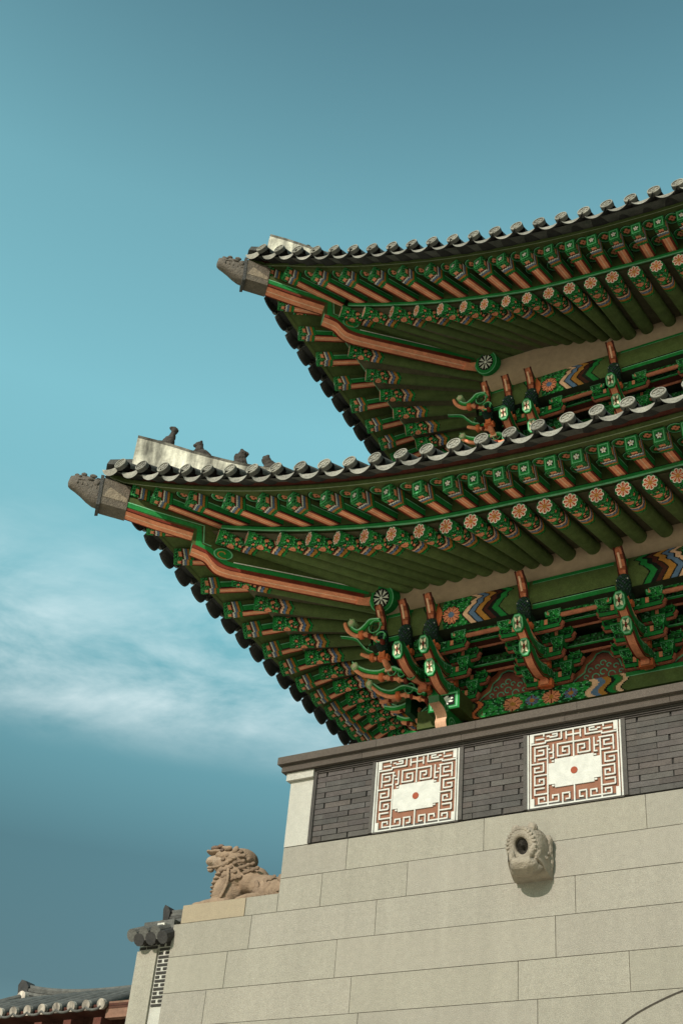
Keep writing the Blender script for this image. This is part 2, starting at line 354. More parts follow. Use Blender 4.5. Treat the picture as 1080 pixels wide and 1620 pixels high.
def build_eave(rf, root, tend):
    TT = lambda side: tend[side]
    nT = 60
    for side in (0, 1):
        FO = (0.0, -.15)[side] if rf is LOW else (.05, -.20)[side]
        fo = lambda t: FO*min(1, max(0, t)/.6)
        ut = -.15 if side == 0 else -.07
        zt_ = lambda t: -.13+(.0 if side == 0 else .6*fo(t))
        ts = np.linspace(0, TT(side), nT)
        # boards that follow the curve (u, z relative to the eave line)
        def sweep(mb, prof, col, t0=0.0, lean=None):
            tt = [t for t in ts if t >= t0-1e-6]
            P = [[rf.off(side, t, min(u, max(u if t > 3 else t-rf.P(t), -.2)), z+fo(t)) for (u, z) in prof] for t in tt]
            mb.grid(P, col)
        mb = MB()
        sweep(mb, [(.10, -.245), (.10, -.20), (.12, -.17)], OLIVE)
        sweep(mb, [(.098, -.250), (.098, -.262)], (.34, .38, .22))
        sweep(mb, [(.10, -.262), (.155, -.262)], OLIVE2)
        sweep(mb, [(.12, -.17), (.06, -.155), (.05, -.10), (.0, -.09)], DRED)
        mb.build('upper_eave_board', PAINT, root)
        mb = MB()
        n = 8; P = []
        for t in ts:
            row = []
            for k in range(n+1):
                u = .13+(.74-.13)*k/n; u = min(u, max(.13, t-rf.P(t))); row.append(rf.off(side, t, u, -.262+.2*(u-.13)+fo(t)*(.74-u)/.61))
            P.append(row)
        mb.grid(P, OLIVE)
        mb.build('flying_soffit', PAINT, root)
        mb = MB(); t0 = 1.18
        tt = [t for t in ts if t >= t0]
        do = lambda t: disc_off(t)+.10
        def sw2(prof, col):
            mb.grid([[rf.off(side, t, u, do(t)+z) for (u, z) in prof] for t in tt], col)
        sw2([(.705, .005), (.69, .005), (.69, .018)], MINT); sw2([(.69, .018), (.69, .058)], GREEN); sw2([(.69, .058), (.71, .058), (.71, .085)], BLACK); mb.grid([[rf.off(side, t, .71, do(t)+.085), rf.off(side, t, .715, max(do(t)+.09, -.135))] for t in tt], OLIVE2)
        sw2([(.705, .004), (.8, .012)], OLIVE2)
        mb.build('lower_eave_board', PAINT, root)
        # plaster and boards between the round rafters
        mb = MB(); n = 10; P = []
        for t in [x for x in ts if x > 1.0]:
            row = []; U0 = rf.P(t)+.715; z0 = rf.Z(t)+disc_off(t)+.075; U1 = 2.75
            zi = rafter_z_in(rf, t)+.09
            for k in range(n+1):
                U = U0+(U1-U0)*k/n; f = k/n
                if U > t: U = t if t > U0 else U0; f = max(0, (U-U0)/(U1-U0))
                row.append(rf.pt(side, t, U, z0+(zi-z0)*f))
            P.append(row)
        mb.grid(P, (.11, .095, .055))
        mb.build('rafter_soffit', PAINT, root)
        # round rafters
        lst = list(TN if rf is LOW else TNU)
        while lst[-1]+.30 < TT(side): lst.append(lst[-1]+(.30 if rf is LOW else .295))
        for i, t in enumerate(lst):
            a = rf.pt(side, t, rf.P(t)+.72, rf.Z(t)+disc_off(t))
            if t < 4.9:
                k = (PURL-(rf.P(t)+.72))/(FOC-(rf.P(t)+.72)); tin = t+(FOC-t)*k
            else: tin = t
            b = rf.pt(side, tin, PURL, rafter_z_in(rf, t))
            b = b+Vector((R.uniform(-.02, .02), R.uniform(-.02, .02), R.uniform(-.012, .012))); q_ = R.uniform(.94, 1.05)
            o = inst('round_rafter', RAFTER, root, frame_M(a, b-a) @ Matrix.Diagonal((q_, 1, q_, 1)) @ Matrix.Rotation(R.uniform(-.12, .12), 4, 'Y'))
            inst('rafter_end', FLOWER, o)
        # flying rafters
        lst2 = list(FN if rf is LOW else FNU)
        st = .30 if rf is LOW else .295
        while lst2[-1]+st < TT(side): lst2.append(lst2[-1]+st)
        for i, t in enumerate(lst2):
            a = rf.off(side, t, .15, -.28+fo(t))
            d0 = FOC-rf.P(t)
            dt = (FOC-t)/d0 if t < 4.9 else 0
            if t < .5: dt = .93
            tz = t+dt*.56
            b = rf.pt(side, tz, rf.P(tz)+.71, rf.Z(tz)+do(tz)+.25)
            inst('flying_rafter', FLY, root, frame_M(a, b-a))
        for t, t2 in zip(lst2[1:-1], lst2[2:]):
            tm = (t+t2)/2
            for u in (.27, .60):
                if tm < 1.2 and u > .4: continue
                dt = (FOC-tm)/(FOC-rf.P(tm)) if tm < 4.9 else 0
                zz = lambda q: -.262+.2*(q-.13)+fo(tm)*(.74-q)/.61-.006
                a = rf.off(side, tm+dt*(u-.15), u, zz(u)); b = rf.off(side, tm+dt*(u+.05), u+.2, zz(u+.2))
                if side == 0 or u < .5: inst('painted_roundel', MEDAL, root, frame_M(a, b-a))
        # tiles
        nn = rf.nf if side == 0 else rf.ns
        t0 = .30 if side == 0 else .16
        for i in range(nn):
            t = t0+rf.st*i
            if t > TT(side)+.05: break
            jz = R.uniform(-.007, .007); ju = R.uniform(-.008, .008)
            a = rf.off(side, t, ut+ju+.06, zt_(t)+jz+.012)
            ln = max(.25, min(2.3, t+.1-rf.P(t))); ln = max(q for q in COVERS if q <= ln+1e-6)
            b = rf.off(side, t+R.uniform(-.015, .015), ut+1, zt_(t)+.40)
            Mo = frame_M(a, b-a); o = inst('cover_tile', COVERS[ln], root, Mo)
            a2 = rf.off(side, t, ut+ju-.030, zt_(t)+jz-.004)
            Md = frame_M(a2, (rf.off(side, t+R.uniform(-.03, .03), ut+1, zt_(t)-.27+R.uniform(-.03, .03))-a2))
            inst('end_disc', DISC, o, Mo.inverted() @ Md)
            t2 = t-rf.st/2
            if t2 > .02:
                a = rf.off(side, t2, ut+R.uniform(-.008, .008), zt_(t2)-.02+R.uniform(-.006, .006)); b = rf.off(side, t2+R.uniform(-.015, .015), ut+1, zt_(t2)-.02+.30)
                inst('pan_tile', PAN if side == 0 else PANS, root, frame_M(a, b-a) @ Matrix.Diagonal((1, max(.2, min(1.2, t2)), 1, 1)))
        # the tiled slope behind
        mb = MB(); P = []
        for t in np.linspace(0, TT(side), 40):
            P.append([rf.pt(side, t, min(rf.P(t)+u, max(t, rf.P(t)-.1)), roof_front_z(rf, t, min(u, max(t-rf.P(t), -.1)))-.05) for u in (-.1, .3, .8, 1.5, 2.3, 3.2, 4.4)])
        mb.grid(P, TILE)
        mb.build('tiled_slope', TILEM, root)

# ------------------------------------------------------------------ hip rafter, its cap and the white hip ridge
def hip_frame(rf):
    def fr(s, z, w): return Vector((rf.T[0]+s+w*.70711, rf.T[1]+s-w*.70711, z+rf.Z(0)+H))
    return fr
def ease(pts, n=6):
    """Catmull-Rom through points"""
    out_ = []; p = [pts[0]]+list(pts)+[pts[-1]]
    for i in range(1, len(p)-2):
        for k in range(n):
            t = k/n; a, b, c, d = [np.array(q, float) for q in p[i-1:i+3]]
            out_.append(tuple(.5*((2*b)+(-a+c)*t+(2*a-5*b+4*c-d)*t*t+(-a+3*b-3*c+d)*t**3)))
    out_.append(tuple(pts[-1])); return out_
def build_hip(rf, root):
    fr = hip_frame(rf); w = .11
    nose = ease([(.85, -1.13), (.93, -1.155), (1.00, -1.19), (1.06, -1.275), (1.12, -1.33), (1.22, -1.355)], 4)
    tail = [(1.5, -1.36), (2.0, -1.355), (2.46, -1.35)]
    bottom = [(.16, -.775), (.5, -.85), (.84, -.905)]+nose+tail
    top = [(2.75, -.95), (2.2, -.85), (1.4, -.78), (.8, -.62), (.16, -.58)]
    poly = bottom+[(2.55, -1.3), (2.75, -1.2)]+top
    mb = MB(); mb.prism(poly, -w, w, fr, OLIVE2, OLIVE2)
    # painted bottom, striped across its width
    for (a, b) in [bottom[:3], bottom[3:]] and [(bottom[:3], 0), (bottom[3:], 1)]:
        for lo, hi, cc in ((-1, -.82, RED), (-.82, -.12, PINK), (-.12, .05, LPINK), (.05, .82, PINK), (.82, 1, RED)):
            mb.grid([[fr(s, z-.004, w*lo), fr(s, z-.004, w*hi)] for s, z in a], cc)
    # butt ends
    mb.grid([[fr(.848, -.905, -w), fr(.848, -.905, w)], [fr(.846, -1.13, -w), fr(.846, -1.13, w)]], MINT)
    for wz in (w+.004, -w-.004):
        b = w if wz > 0 else -w
        red_ = [(s, z+.015) for s, z in bottom]
        mb.strip(red_[:3], .034, wz, fr, RED); mb.strip(red_[3:], .045, wz, fr, RED)
        g = [(.16, -.70), (.5, -.765), (.885, -.825), (.905, -1.08), (1.0, -1.115), (1.08, -1.19), (1.18, -1.275), (1.3, -1.29), (1.6, -1.285), (2.0, -1.28), (2.5, -1.275)]
        mb.strip(g, .062, wz*1.02, fr, GREEN)
        g2 = [(.16, -.660), (.5, -.725), (.925, -.785), (.945, -1.045), (1.02, -1.07)]
        mb.strip(g2, .014, wz*1.04, fr, MINT)
        mb.strip([(1.24, -1.245), (1.6, -1.24), (2.0, -1.237), (2.5, -1.235)], .014, wz*1.04, fr, WHITE)
        cx, cz = 1.135, -1.155
        ring = [(cx+.082*math.cos(a), cz+.082*math.sin(a)) for a in np.linspace(0, 2*math.pi, 25)[:-1]]
        mb.poly([fr(a_, b_, wz*1.06) for a_, b_ in ring], GREEN); mb.strip(ring, .012, wz*1.09, fr, MINT, closed=True)
        sp = [(cx+(.012+.011*a)*math.cos(a), cz+(.012+.011*a)*math.sin(a)) for a in np.linspace(0, 5.2, 30)]
        mb.strip(sp, .012, wz*1.10, fr, OCHRE)
    o = mb.build('hip_rafter', PAINT, root)
    # carved throat of the rafter and the round boss with a white flower
    mb = MB()
    mb.tube([fr(2.42, -1.30, 0), fr(2.50, -1.31, 0), fr(2.56, -1.27, 0), fr(2.63, -1.29, 0), fr(2.68, -1.32, 0)], [.10, .085, .105, .075, .05], PINK, 14)
    c = fr(2.66, -1.345, .13); nrm = Vector((-.05, -1, -.30)).normalized()
    M = frame_M(c, -nrm)
    def disc(mb, r, y, colr, na=32):
        mb.poly([M @ Vector((r*math.cos(a), y, r*1.05*math.sin(a))) for a in np.linspace(0, 2*math.pi, na+1)[:-1]], colr)
    aa = np.linspace(0, 2*math.pi, 33)[:-1]
    mb.grid([[M @ Vector((.185*math.cos(a), y, .19*math.sin(a))) for a in aa] for y in (-.10, .12)], GREEN, closed=True)
    disc(mb, .185, -.10, GREEN); disc(mb, .178, -.102, MINT); disc(mb, .168, -.104, GREEN); disc(mb, .125, -.107, BLACK)
    for k in range(8):
        a = k*math.pi/4; L0 = .115
        d = Vector((math.cos(a), math.sin(a))); q = Vector((-d.y, d.x))
        pts = [d*.014, d*.06+q*.012, d*L0+q*.026, d*(L0-.02), d*L0-q*.026, d*.06-q*.012]
        mb.poly([M @ Vector((p.x, -.110, p.y)) for p in pts], (.62, .6, .5))
    disc(mb, .02, -.113, WHITE)
    mb.build('carved_boss', PAINT, o)
    # clay sleeve and dragon head over the tip
    mb = MB(); BR = (.115, .09, .066)
    prof = [(.21, -.80), (.0, -.775), (-.06, -.765), (-.06, -.37), (.21, -.43)]
    mb.prism(prof, -.125, .125, fr, BR, BR)
    mb.prism([(.20, -.63), (.20, -.69), (-.02, -.66), (.03, -.50)], -.127, .129, fr, (.235, .18, .125), (.2, .15, .1))
    mb.prism([(-.03, -.80), (-.06, -.81), (-.075, -.345), (-.045, -.34)], -.136, .136, fr, (.06, .055, .05), (.06, .055, .05))
    mb.build('cap_sleeve', BRONZE, o)
    E = []
    def el(s, z, w_, rs, rz, rw): E.append((fr(s, z, w_), (rs, rw, rz)))
    mb = MB(); secs = [(-.05, -.565, .205, .125), (-.10, -.555, .20, .122), (-.16, -.525, .18, .115), (-.22, -.485, .152, .105), (-.28, -.465, .118, .092), (-.32, -.465, .09, .078), (-.345, -.475, .055, .05), (-.352, -.48, .01, .01)]
    ca = np.linspace(0, 2*math.pi, 19)[:-1]
    mb.grid([[fr(s_, z_+rz*math.sin(a), rw*math.copysign(abs(math.cos(a))**.7, math.cos(a))) for a in ca] for s_, z_, rz, rw in secs], (.115, .093, .073), closed=True)
    dc = mb.build('dragon_head_cap', BRONZE, o, True)
    for sg in (-1, 1):
        el(-.285, -.365, sg*.04, .035, .022, .028); el(-.225, -.352, sg*.07, .04, .028, .022); el(-.14, -.358, sg*.085, .05, .030, .02); el(-.16, -.43, sg*.112, .045, .026, .018); el(-.23, -.455, sg*.100, .07, .014, .014); el(-.10, -.47, sg*.122, .04, .05, .014); el(-.255, -.405, sg*.085, .025, .02, .02)
        for k in range(5): el(-.09-.045*k, -.545+.012*k, sg*(.122-.006*k), .016, .03, .008)
    el(-.325, -.40, 0, .03, .025, .055); el(-.24, -.345, 0, .04, .02, .04); el(-.09, -.362, 0, .05, .028, .07)
    blob('carved_face', E, .0075, BRONZE, (.125, .102, .082), dc, M=Matrix.Rotation(math.radians(45), 4, 'Z'), disp=(.010, .02), smooth=1)
    # white lime ridge over the hip
    mb = MB()
    def rtop(s): return .62-.36*min(s, 1.6)+.118*min(s, 1.6)**2 + (.30*(s-1.6) if s > 1.6 else 0)
    def rbot(s): return rf.Z(s)-rf.Z(0)+.34*s-.12
    smin = .17 if rf is LOW else .15
    sv = [smin+(4.2-smin)*k/24 for k in range(25)]
    k_ = 1.0 if rf is LOW else .82
    LW = (.66, .60, .48)
    kx, kz = ((0, .17, .43, .74, 1.11, 1.42, 1.67, 2.4, 4.4), (.405, .40, .385, .335, .315, .335, .36, .50, 1.05)) if rf is LOW else ((0, .15, .39, .69, .95, 1.5, 2.4, 4.4), (.265, .263, .25, .185, .17, .20, .42, 1.0))
    rt = lambda s: float(np.interp(s, kx, kz))
    for wz in (-.13, .13): mb.grid([[fr(s-.05*(1 if s == smin else 0)*0, rbot(s), wz), fr(s, (rbot(s)+rt(s))/2, wz*1.0), fr(s, rt(s)-.03, wz)] for s in sv], LW)
    mb.grid([[fr(s, rt(s)-.03, -.13), fr(s, rt(s), -.15), fr(s, rt(s)+.015, 0), fr(s, rt(s), .15), fr(s, rt(s)-.03, .13)] for s in sv], (.30, .27, .23))
    s = smin; mb.poly([fr(s, rbot(s), -.13), fr(s, rbot(s), .13), fr(s, rt(s)-.03, .13), fr(s, rt(s), .1), fr(s, rt(s), -.1), fr(s, rt(s)-.03, -.13)], LW)
    mb.build('hip_ridge', LIME, root)
    # corner tiles at the very tip
    mb = MB()
    mb.prism([(-.05, -.13), (.14, -.08), (.5, .06), (.5, .12), (.16, .03), (-.03, -.05)], -.10, .10, fr, TILE, TILE)
    mb.build('corner_tile', TILEM, root)
    return rt

def blob(name, E, vox, material, colr, parent=None, M=None, disp=None, smooth=4):
    """one continuous carved form: ellipsoids fused by a voxel remesh"""
    mb = MB(); Mr = M or Matrix.Identity(4)
    for e in E:
        c, r = Vector(e[0]), e[1]; Rm = (e[2] if len(e) > 2 else Mr)
        nu, nv = 10, 14; P = []
        for i in range(nu+1):
            th = math.pi*i/nu; st = max(math.sin(th), .02)
            P.append([c+Rm.to_3x3() @ Vector((r[0]*st*math.cos(2*math.pi*k/nv), r[1]*st*math.sin(2*math.pi*k/nv), r[2]*math.cos(th))) for k in range(nv)])
        mb.grid(P, colr, closed=True); mb.poly(P[0], colr); mb.poly(P[-1][::-1], colr)
    me = mb.mesh(name, material, True)
    import bmesh
    bm = bmesh.new(); bm.from_mesh(me); bmesh.ops.recalc_face_normals(bm, faces=bm.faces); bm.to_mesh(me); bm.free()
    o = bpy.data.objects.new(name, me); C.objects.link(o)
    if parent: o.parent = parent
    rm = o.modifiers.new('remesh', 'REMESH'); rm.mode = 'VOXEL'; rm.voxel_size = vox; rm.use_smooth_shade = True
    sm = o.modifiers.new('smooth', 'SMOOTH'); sm.iterations = smooth; sm.factor = .5
    if disp:
        tx = bpy.data.textures.new(name+'_curls', 'CLOUDS'); tx.noise_scale = disp[1]; tx.noise_depth = 2
        dm = o.modifiers.new('curls', 'DISPLACE'); dm.texture = tx; dm.strength = disp[0]; dm.texture_coords = 'LOCAL'; dm.mid_level = .5
    # remeshing drops the colour attribute, so the form gets its own material colour
    key = (material.name, colr)
    if key not in _own: _own[key] = mat(material.name+'_'+name, colr, .9, (7., .30), (60., .7), (90., .12))
    o.data.materials[0] = _own[key]
    return o
_own = {}

# ------------------------------------------------------------------ bracket sets (facing -Y, at the column plane, z = 0 on the plate)
def arm_side(mb, fr, w, poly, ncol, curls):
    for wz in (w+.003, -w-.003):
        for (a, b, r) in curls:
            ring = [(a+r*math.cos(q), b+r*math.sin(q)) for q in np.linspace(0, 2*math.pi, 15)[:-1]]
            mb.strip(ring, .014, wz, fr, MINT, closed=True)
def beak(mb, o, z, ln):
    """upturned beak: painted pink below, green sides, a six-sided flower plaque on the cut tip"""
    fr = lambda a, b, w: Vector((w, -(a), b+z)); w = .055
    k = ln/1.0
    low = ease([(0, -.02), (.25*k, -.05), (.45*k, -.02), (.6*k, -.06), (.85*k, -.02), (1.0*k, .08)], 4)
    up = ease([(1.02*k, .25), (.9*k, .20), (.75*k, .10), (.55*k, .12), (.4*k, .17), (.2*k, .14), (0, .16)], 4)
    poly = low+up
    mb.prism(poly, -w, w, fr, GREEN, DGREEN)
    mb.grid([[fr(a, b-.004, -w*1.15), fr(a, b-.004, w*1.15)] for a, b in low], PINK)
    for s0, s1, cc in ((-1.15, -.8, RED), (.8, 1.15, RED)): mb.grid([[fr(a, b-.006, w*s0), fr(a, b-.006, w*s1)] for a, b in low], cc)
    for wz in (w+.003, -w-.003):
        mb.strip([(a, b-.022) for a, b in up[2:]], .016, wz, fr, MINT)
        mb.strip([(a, b+.024) for a, b in low], .018, wz, fr, RED)
        for (a, b, r) in ((.62*k, .045, .035), (.42*k, .08, .045), (.2*k, .06, .045)):
            ring = [(a+r*math.cos(q), b+r*math.sin(q)) for q in np.linspace(0, 2*math.pi, 13)[:-1]]
            mb.strip(ring, .014, wz*1.02, fr, MINT, closed=True)
    c = 1.025*k
    w = .055
    hexa = [(-.062, .0), (-.062, .10), (-.03, .15), (.03, .15), (.062, .10), (.062, 0), (.03, -.05), (-.03, -.05)]
    def plate(sc, d, colr): mb.poly([fr(c+d+.03*(q*sc+.05)/.15, .12+(q-.05)*sc, p*sc) for p, q in hexa], colr)
    mb.prism([(p, q) for p, q in hexa], c-.03, c+.012, lambda a, b, d: fr(d+.03*(b+.05)/.15, .12+b-.05, a), MINT, GREEN)
    plate(1.12, .014, GREEN); plate(1.0, .016, MINT); plate(.80, .018, (.20, .32, .12)); 
    for sx in (-1, 1):
        for sz in (-1, 1):
            mb.poly([fr(c+.030+.03*(.05+q)/.15+.002, .12+q-.0, p) for p, q in ((0, 0), (sx*.010, sz*.055), (sx*.040, sz*.072), (sx*.034, sz*.020))], (.85, .70, .48))
    mb.box((0, -c-.042, z+.12), (.012, .006, .030), RED)
    # orange knot where the cross arm passes
    mb.box((0, -.36*k, z-.05), (.085, .035, .045), ORANGE); mb.box((0, -.36*k, z-.04), (.05, .07, .05), PINK)
    mb.box((0, -.16*k, z-.06), (.06, .05, .03), LPINK)
def hook(mb, z):
    """the topmost arm: dark scaled neck rising to an upturned hook"""
    fr = lambda a, b, w: Vector((w, -a, b+z)); w = .06
    w = .045
    front = ease([(.0, .40), (.50, .40), (.74, .42), (.86, .47), (.93, .56), (.965, .66), (.97, .76), (.955, .84), (.965, .92), (1.01, 1.0), (1.06, 1.07)], 4)
    back = ease([(1.03, 1.10), (.96, 1.05), (.90, .97), (.86, .90), (.80, .93), (.70, .95), (.62, .86), (.55, .72), (.4, .60), (0, .56)], 4)
    mb.prism(front+back, -w, w, fr, (.012, .045, .018), (.012, .03, .018))
    # pink head: a rounded tongue that turns up at the tip
    hd = [(.93, .80), (.955, .85), (.972, .92), (1.01, 1.0), (1.06, 1.08), (1.10, 1.125)]
    mb.tubec([fr(a, b, 0) for a, b in ease(hd, 3)], [.030, .034, .040, .045, .049, .052, .054, .054, .054, .053, .052, .050, .048, .046, .040, .022], lambda i, j: (.30, .08, .04) if i in (4, 5, 9, 10) else (.60, .19, .10) if j % 12 < 8 else (.42, .12, .06), 12)
    for sx in (-1, 1): mb.tube([fr(a+.012, b-.006, sx*.047) for a, b in ease(hd, 3)], .014, DRED, 6)
    mb.tube([fr(a+.040, b-.034, 0) for a, b in ease(hd[2:-1], 3)], .014, LPINK, 8)
    for sx in (-1, 1):                              # green curl behind the head
        ring = [(.90+.055*math.cos(q), .99+.055*math.sin(q)) for q in np.linspace(0, 2*math.pi, 15)[:-1]]
        mb.strip(ring, .03, sx*(w+.004), fr, GREEN, closed=True)
        mb.strip([(a, b-.022) for a, b in back[2:]], .02, sx*(w+.003), fr, GREEN); mb.strip([(a, b-.045) for a, b in back[6:]], .010, sx*(w+.004), fr, MINT)
        mb.strip([(a-.03, b+.02) for a, b in front[:14]], .02, sx*(w+.003), fr, RED)
    # scaled neck, broader than the arm and bulging forward
    nk = ease([(.90, .52), (.965, .60), (.99, .68), (.985, .76), (.95, .82)], 4); nw = [.035, .05, .062, .07, .076, .08, .083, .085, .086, .085, .082, .078, .072, .066, .06, .052, .045]
    mb.tube([fr(a-.045, b+.01, 0) for a, b in nk], nw[:len(nk)], (.013, .028, .020), 12)
    for k, (a, b) in enumerate(nk[1:-1]):
        for j in (-2, -1, 0, 1, 2):
            q = (j+.5*(k % 2))*.45; rr = nw[k+1]
            mb.box((rr*math.sin(q), -(a-.045+rr*math.cos(q)+.002), b+.01+z), (.010, .007, .011), ((.03, .07, .045), (.045, .06, .075), (.02, .05, .03))[(k+j) % 3])
    for sx in (-1, 1): mb.box((sx*.062, -1.0, .73+z), (.008, .01, .008), WHITE)
    # orange knot and the pink tail under it
    mb.box((0, -.87, .475+z), (.072, .035, .030), ORANGE); mb.box((0, -.90, .50+z), (.040, .035, .045), ORANGE)
    mb.tube([fr(.87, .47, 0), fr(.80, .42, 0), fr(.70, .395, 0), fr(.58, .39, 0), fr(.50, .41, 0)], [.036, .042, .040, .036, .03], PINK, 10)
    mb.box((0, -.74, .372+z), (.05, .012, .02), LPINK); mb.box((0, -.64, .368+z), (.05, .012, .02), RED)
REDB = (.33, .10, .06)
def cross_arm(mb, o, z, half, hgt=.13):
    """lateral arm parallel to the wall, turned up at both ends, with bearing blocks on top"""
    fr = lambda a, b, w: Vector((a, -o+w, b+z)); w = .05
    low = ease([(-half, .075), (-half*.92, .03), (-half*.8, .0), (half*.8, 0), (half*.92, .03), (half, .075)], 4)
    poly = low+[(half, hgt), (-half, hgt)]
    mb.prism(poly, -w, w, fr, GREEN, DGREEN)
    mb.tube([fr(a, b+.012, 0) for a, b in low], .034, REDB, 8)
    mb.strip([(a*.97, b+.052) for a, b in low], .012, -w-.003, fr, BLACK)
    es = np.linspace(-half*.95, half*.95, 40); zs = np.linspace(.055, hgt, 7)
    X, Zc = np.meshgrid((es[:-1]+es[1:])/2, (zs[:-1]+zs[1:])/2, indexing='ij'); cc = scroll(X, Zc, 120.)*.55
    mb.grid([[fr(a, b, -w-.002) for b in zs] for a in es], cc)
    for sx in (-1, 1):
        x = sx*half*.82
        # carved block: flared, bright green with a light outline, red and pink beside it
        for yy in (0,):
            mb.box((x, -o, z+hgt+.045), (.085, .085, .045), GREEN, taper=.68)
            es = np.linspace(-1, 1, 17); zs = np.linspace(0, 1, 9); X, Zc = np.meshgrid((es[:-1]+es[1:])/2*.07, (zs[:-1]+zs[1:])/2*.09, indexing='ij')
            mb.grid([[fr(x+a*(.058+.027*q_), hgt+.09*q_, -.060-.027*q_) for q_ in zs] for a in es], scroll(X+sx, Zc, 150.))
            mb.box((x, -o, z+hgt+.10), (.085, .085, .012), LEAF)
            mb.strip([(x-.058, hgt+.006), (x-.08, hgt+.085), (x+.08, hgt+.085), (x+.058, hgt+.006)], .008, -.092, fr, MINT)
        mb.box((sx*half*.52, -o-.055, z+hgt*.66), (.020, .003, hgt*.26), PINK)
        mb.box((sx*half*.40, -o-.052, z+hgt*.62), (.018, .003, hgt*.34), GREEN)
        mb.strip([(sx*half*.30, hgt*.8), (sx*.08, hgt*.95)], .016, -w-.004, fr, MINT); mb.strip([(sx*half*.28, hgt*.35), (sx*.08, hgt*.3)], .016, -w-.004, fr, MINT)
        mb.strip([(sx*half*.95, hgt*.9), (sx*half*.8, hgt*.95), (sx*half*.66, hgt*.85)], .012, -w-.004, fr, LEAF)
        # scroll flourish below
        rr = [(sx*.13+.03*math.cos(q), -.01+.03*math.sin(q)) for q in np.linspace(0, 4.5, 10)]
        mb.strip(rr, .01, -w-.002, fr, GREEN)
def build_bracket(root, M, beaks=2, arms=True, hk=True):
    b = bpy.data.objects.new('bracket_set', None); C.objects.link(b); b.parent = root; b.matrix_basis = M
    key = (beaks, arms, hk)
    if key not in _br:
        _br[key] = []
        if hk:
            mb = MB(); hook(mb, .0); _br[key].append(('hook_arm', mb.mesh('hook_arm', PAINT)))
        for i in range(beaks):
            mb = MB()
            if i == 0 and beaks >= 1: beak(mb, 0, .26, 1.07)
            if i == 1: beak(mb, 0, .04, .89)
            _br[key].append(('beak_arm', mb.mesh('beak_arm', PAINT)))
        if arms:
            for (o, z, hf) in ((.74, .44, .40), (.48, .22, .30), (.48, .42, .44), (.22, .02, .30), (.22, .22, .44), (.0, .12, .34)):
                mb = MB(); cross_arm(mb, o, z, hf); _br[key].append(('cross_arm', mb.mesh('cross_arm', PAINT)))
            mb = MB()                              # capital block under it all
            mb.box((0, 0, .0), (.17, .17, .10), GREEN, taper=.7)
            for sx in (-1, 1): mb.poly([(sx*.03, -.165, -.06), (sx*.14, -.172, .05), (sx*.03, -.174, .07)], PINK)
            _br[key].append(('capital_block', mb.mesh('capital_block', PAINT)))
        mb = MB(); mb.box((0, -.0, .33), (.04, .2, .30), DGREEN); _br[key].append(('bracket_core', mb.mesh('bracket_core', PAINT)))
    for nm, me in _br[key]: inst(nm, me, b)
    return b
_br = {}

SCROLLS = [
    (0.41, [(-7.807, 8.551), (-7.779, 8.44), (-7.68, 8.359), (-7.59, 8.407), (-7.51, 8.474), (-7.372, 8.455)], [(-7.895, 8.528), (-7.841, 8.411), (-7.71, 8.303), (-7.581, 8.295), (-7.473, 8.226), (-7.314, 8.127)], [((-7.433, 8.363), 0.094), ((-7.344, 8.193), 0.076)], (-7.773, 8.49)),
    (0.75, [(-8.155, 8.565), (-7.925, 8.48), (-7.818, 8.365), (-7.713, 8.255), (-7.544, 8.18), (-7.368, 8.11)], [(-7.825, 8.242), (-7.734, 8.191), (-7.591, 8.125), (-7.431, 8.036)], [((-7.659, 8.298), 0.066), ((-7.485, 8.199), 0.077)], None),
    (0.75, [(-7.938, 8.133), (-7.825, 8.037), (-7.68, 7.955), (-7.524, 7.917), (-7.374, 7.94), (-7.235, 7.877), (-7.064, 7.778)], [(-7.922, 8.052), (-7.782, 7.934), (-7.605, 7.867), (-7.432, 7.819), (-7.312, 7.777), (-7.142, 7.709)], [((-7.336, 7.882), 0.071), ((-7.196, 7.829), 0.064), ((-7.06, 7.774), 0.072)], (-7.888, 8.062)),
    (1.1, [(-7.898, 8.047), (-7.794, 7.954), (-7.666, 7.855), (-7.526, 7.81), (-7.375, 7.85), (-7.22, 7.79), (-7.048, 7.68)], [(-7.866, 7.981), (-7.734, 7.844), (-7.555, 7.749), (-7.368, 7.736), (-7.213, 7.672), (-7.026, 7.583)], [((-7.279, 7.802), 0.075), ((-7.114, 7.743), 0.063)], (-7.866, 7.981)),
    (1.47, [(-7.855, 7.833), (-7.695, 7.79), (-7.557, 7.802), (-7.389, 7.856)], [(-7.933, 7.93), (-7.773, 7.919), (-7.617, 7.927)], [], None),
    (1.5, [(-7.751, 7.858), (-7.607, 7.787), (-7.47, 7.803), (-7.388, 7.854)], [(-7.763, 7.775), (-7.605, 7.758), (-7.437, 7.813)], [], None),
    (1.6, [(-7.728, 7.735), (-7.585, 7.668), (-7.449, 7.679)], [(-7.653, 7.642), (-7.495, 7.587)], [], None),
    (1.47, [(-7.219, 7.697), (-7.292, 7.636), (-7.287, 7.536), (-7.199, 7.467), (-7.108, 7.473)], [(-7.331, 7.727), (-7.371, 7.635), (-7.345, 7.531), (-7.282, 7.453), (-7.364, 7.416), (-7.421, 7.38)], [((-7.202, 7.586), 0.082), ((-7.295, 7.382), 0.063)], None)]
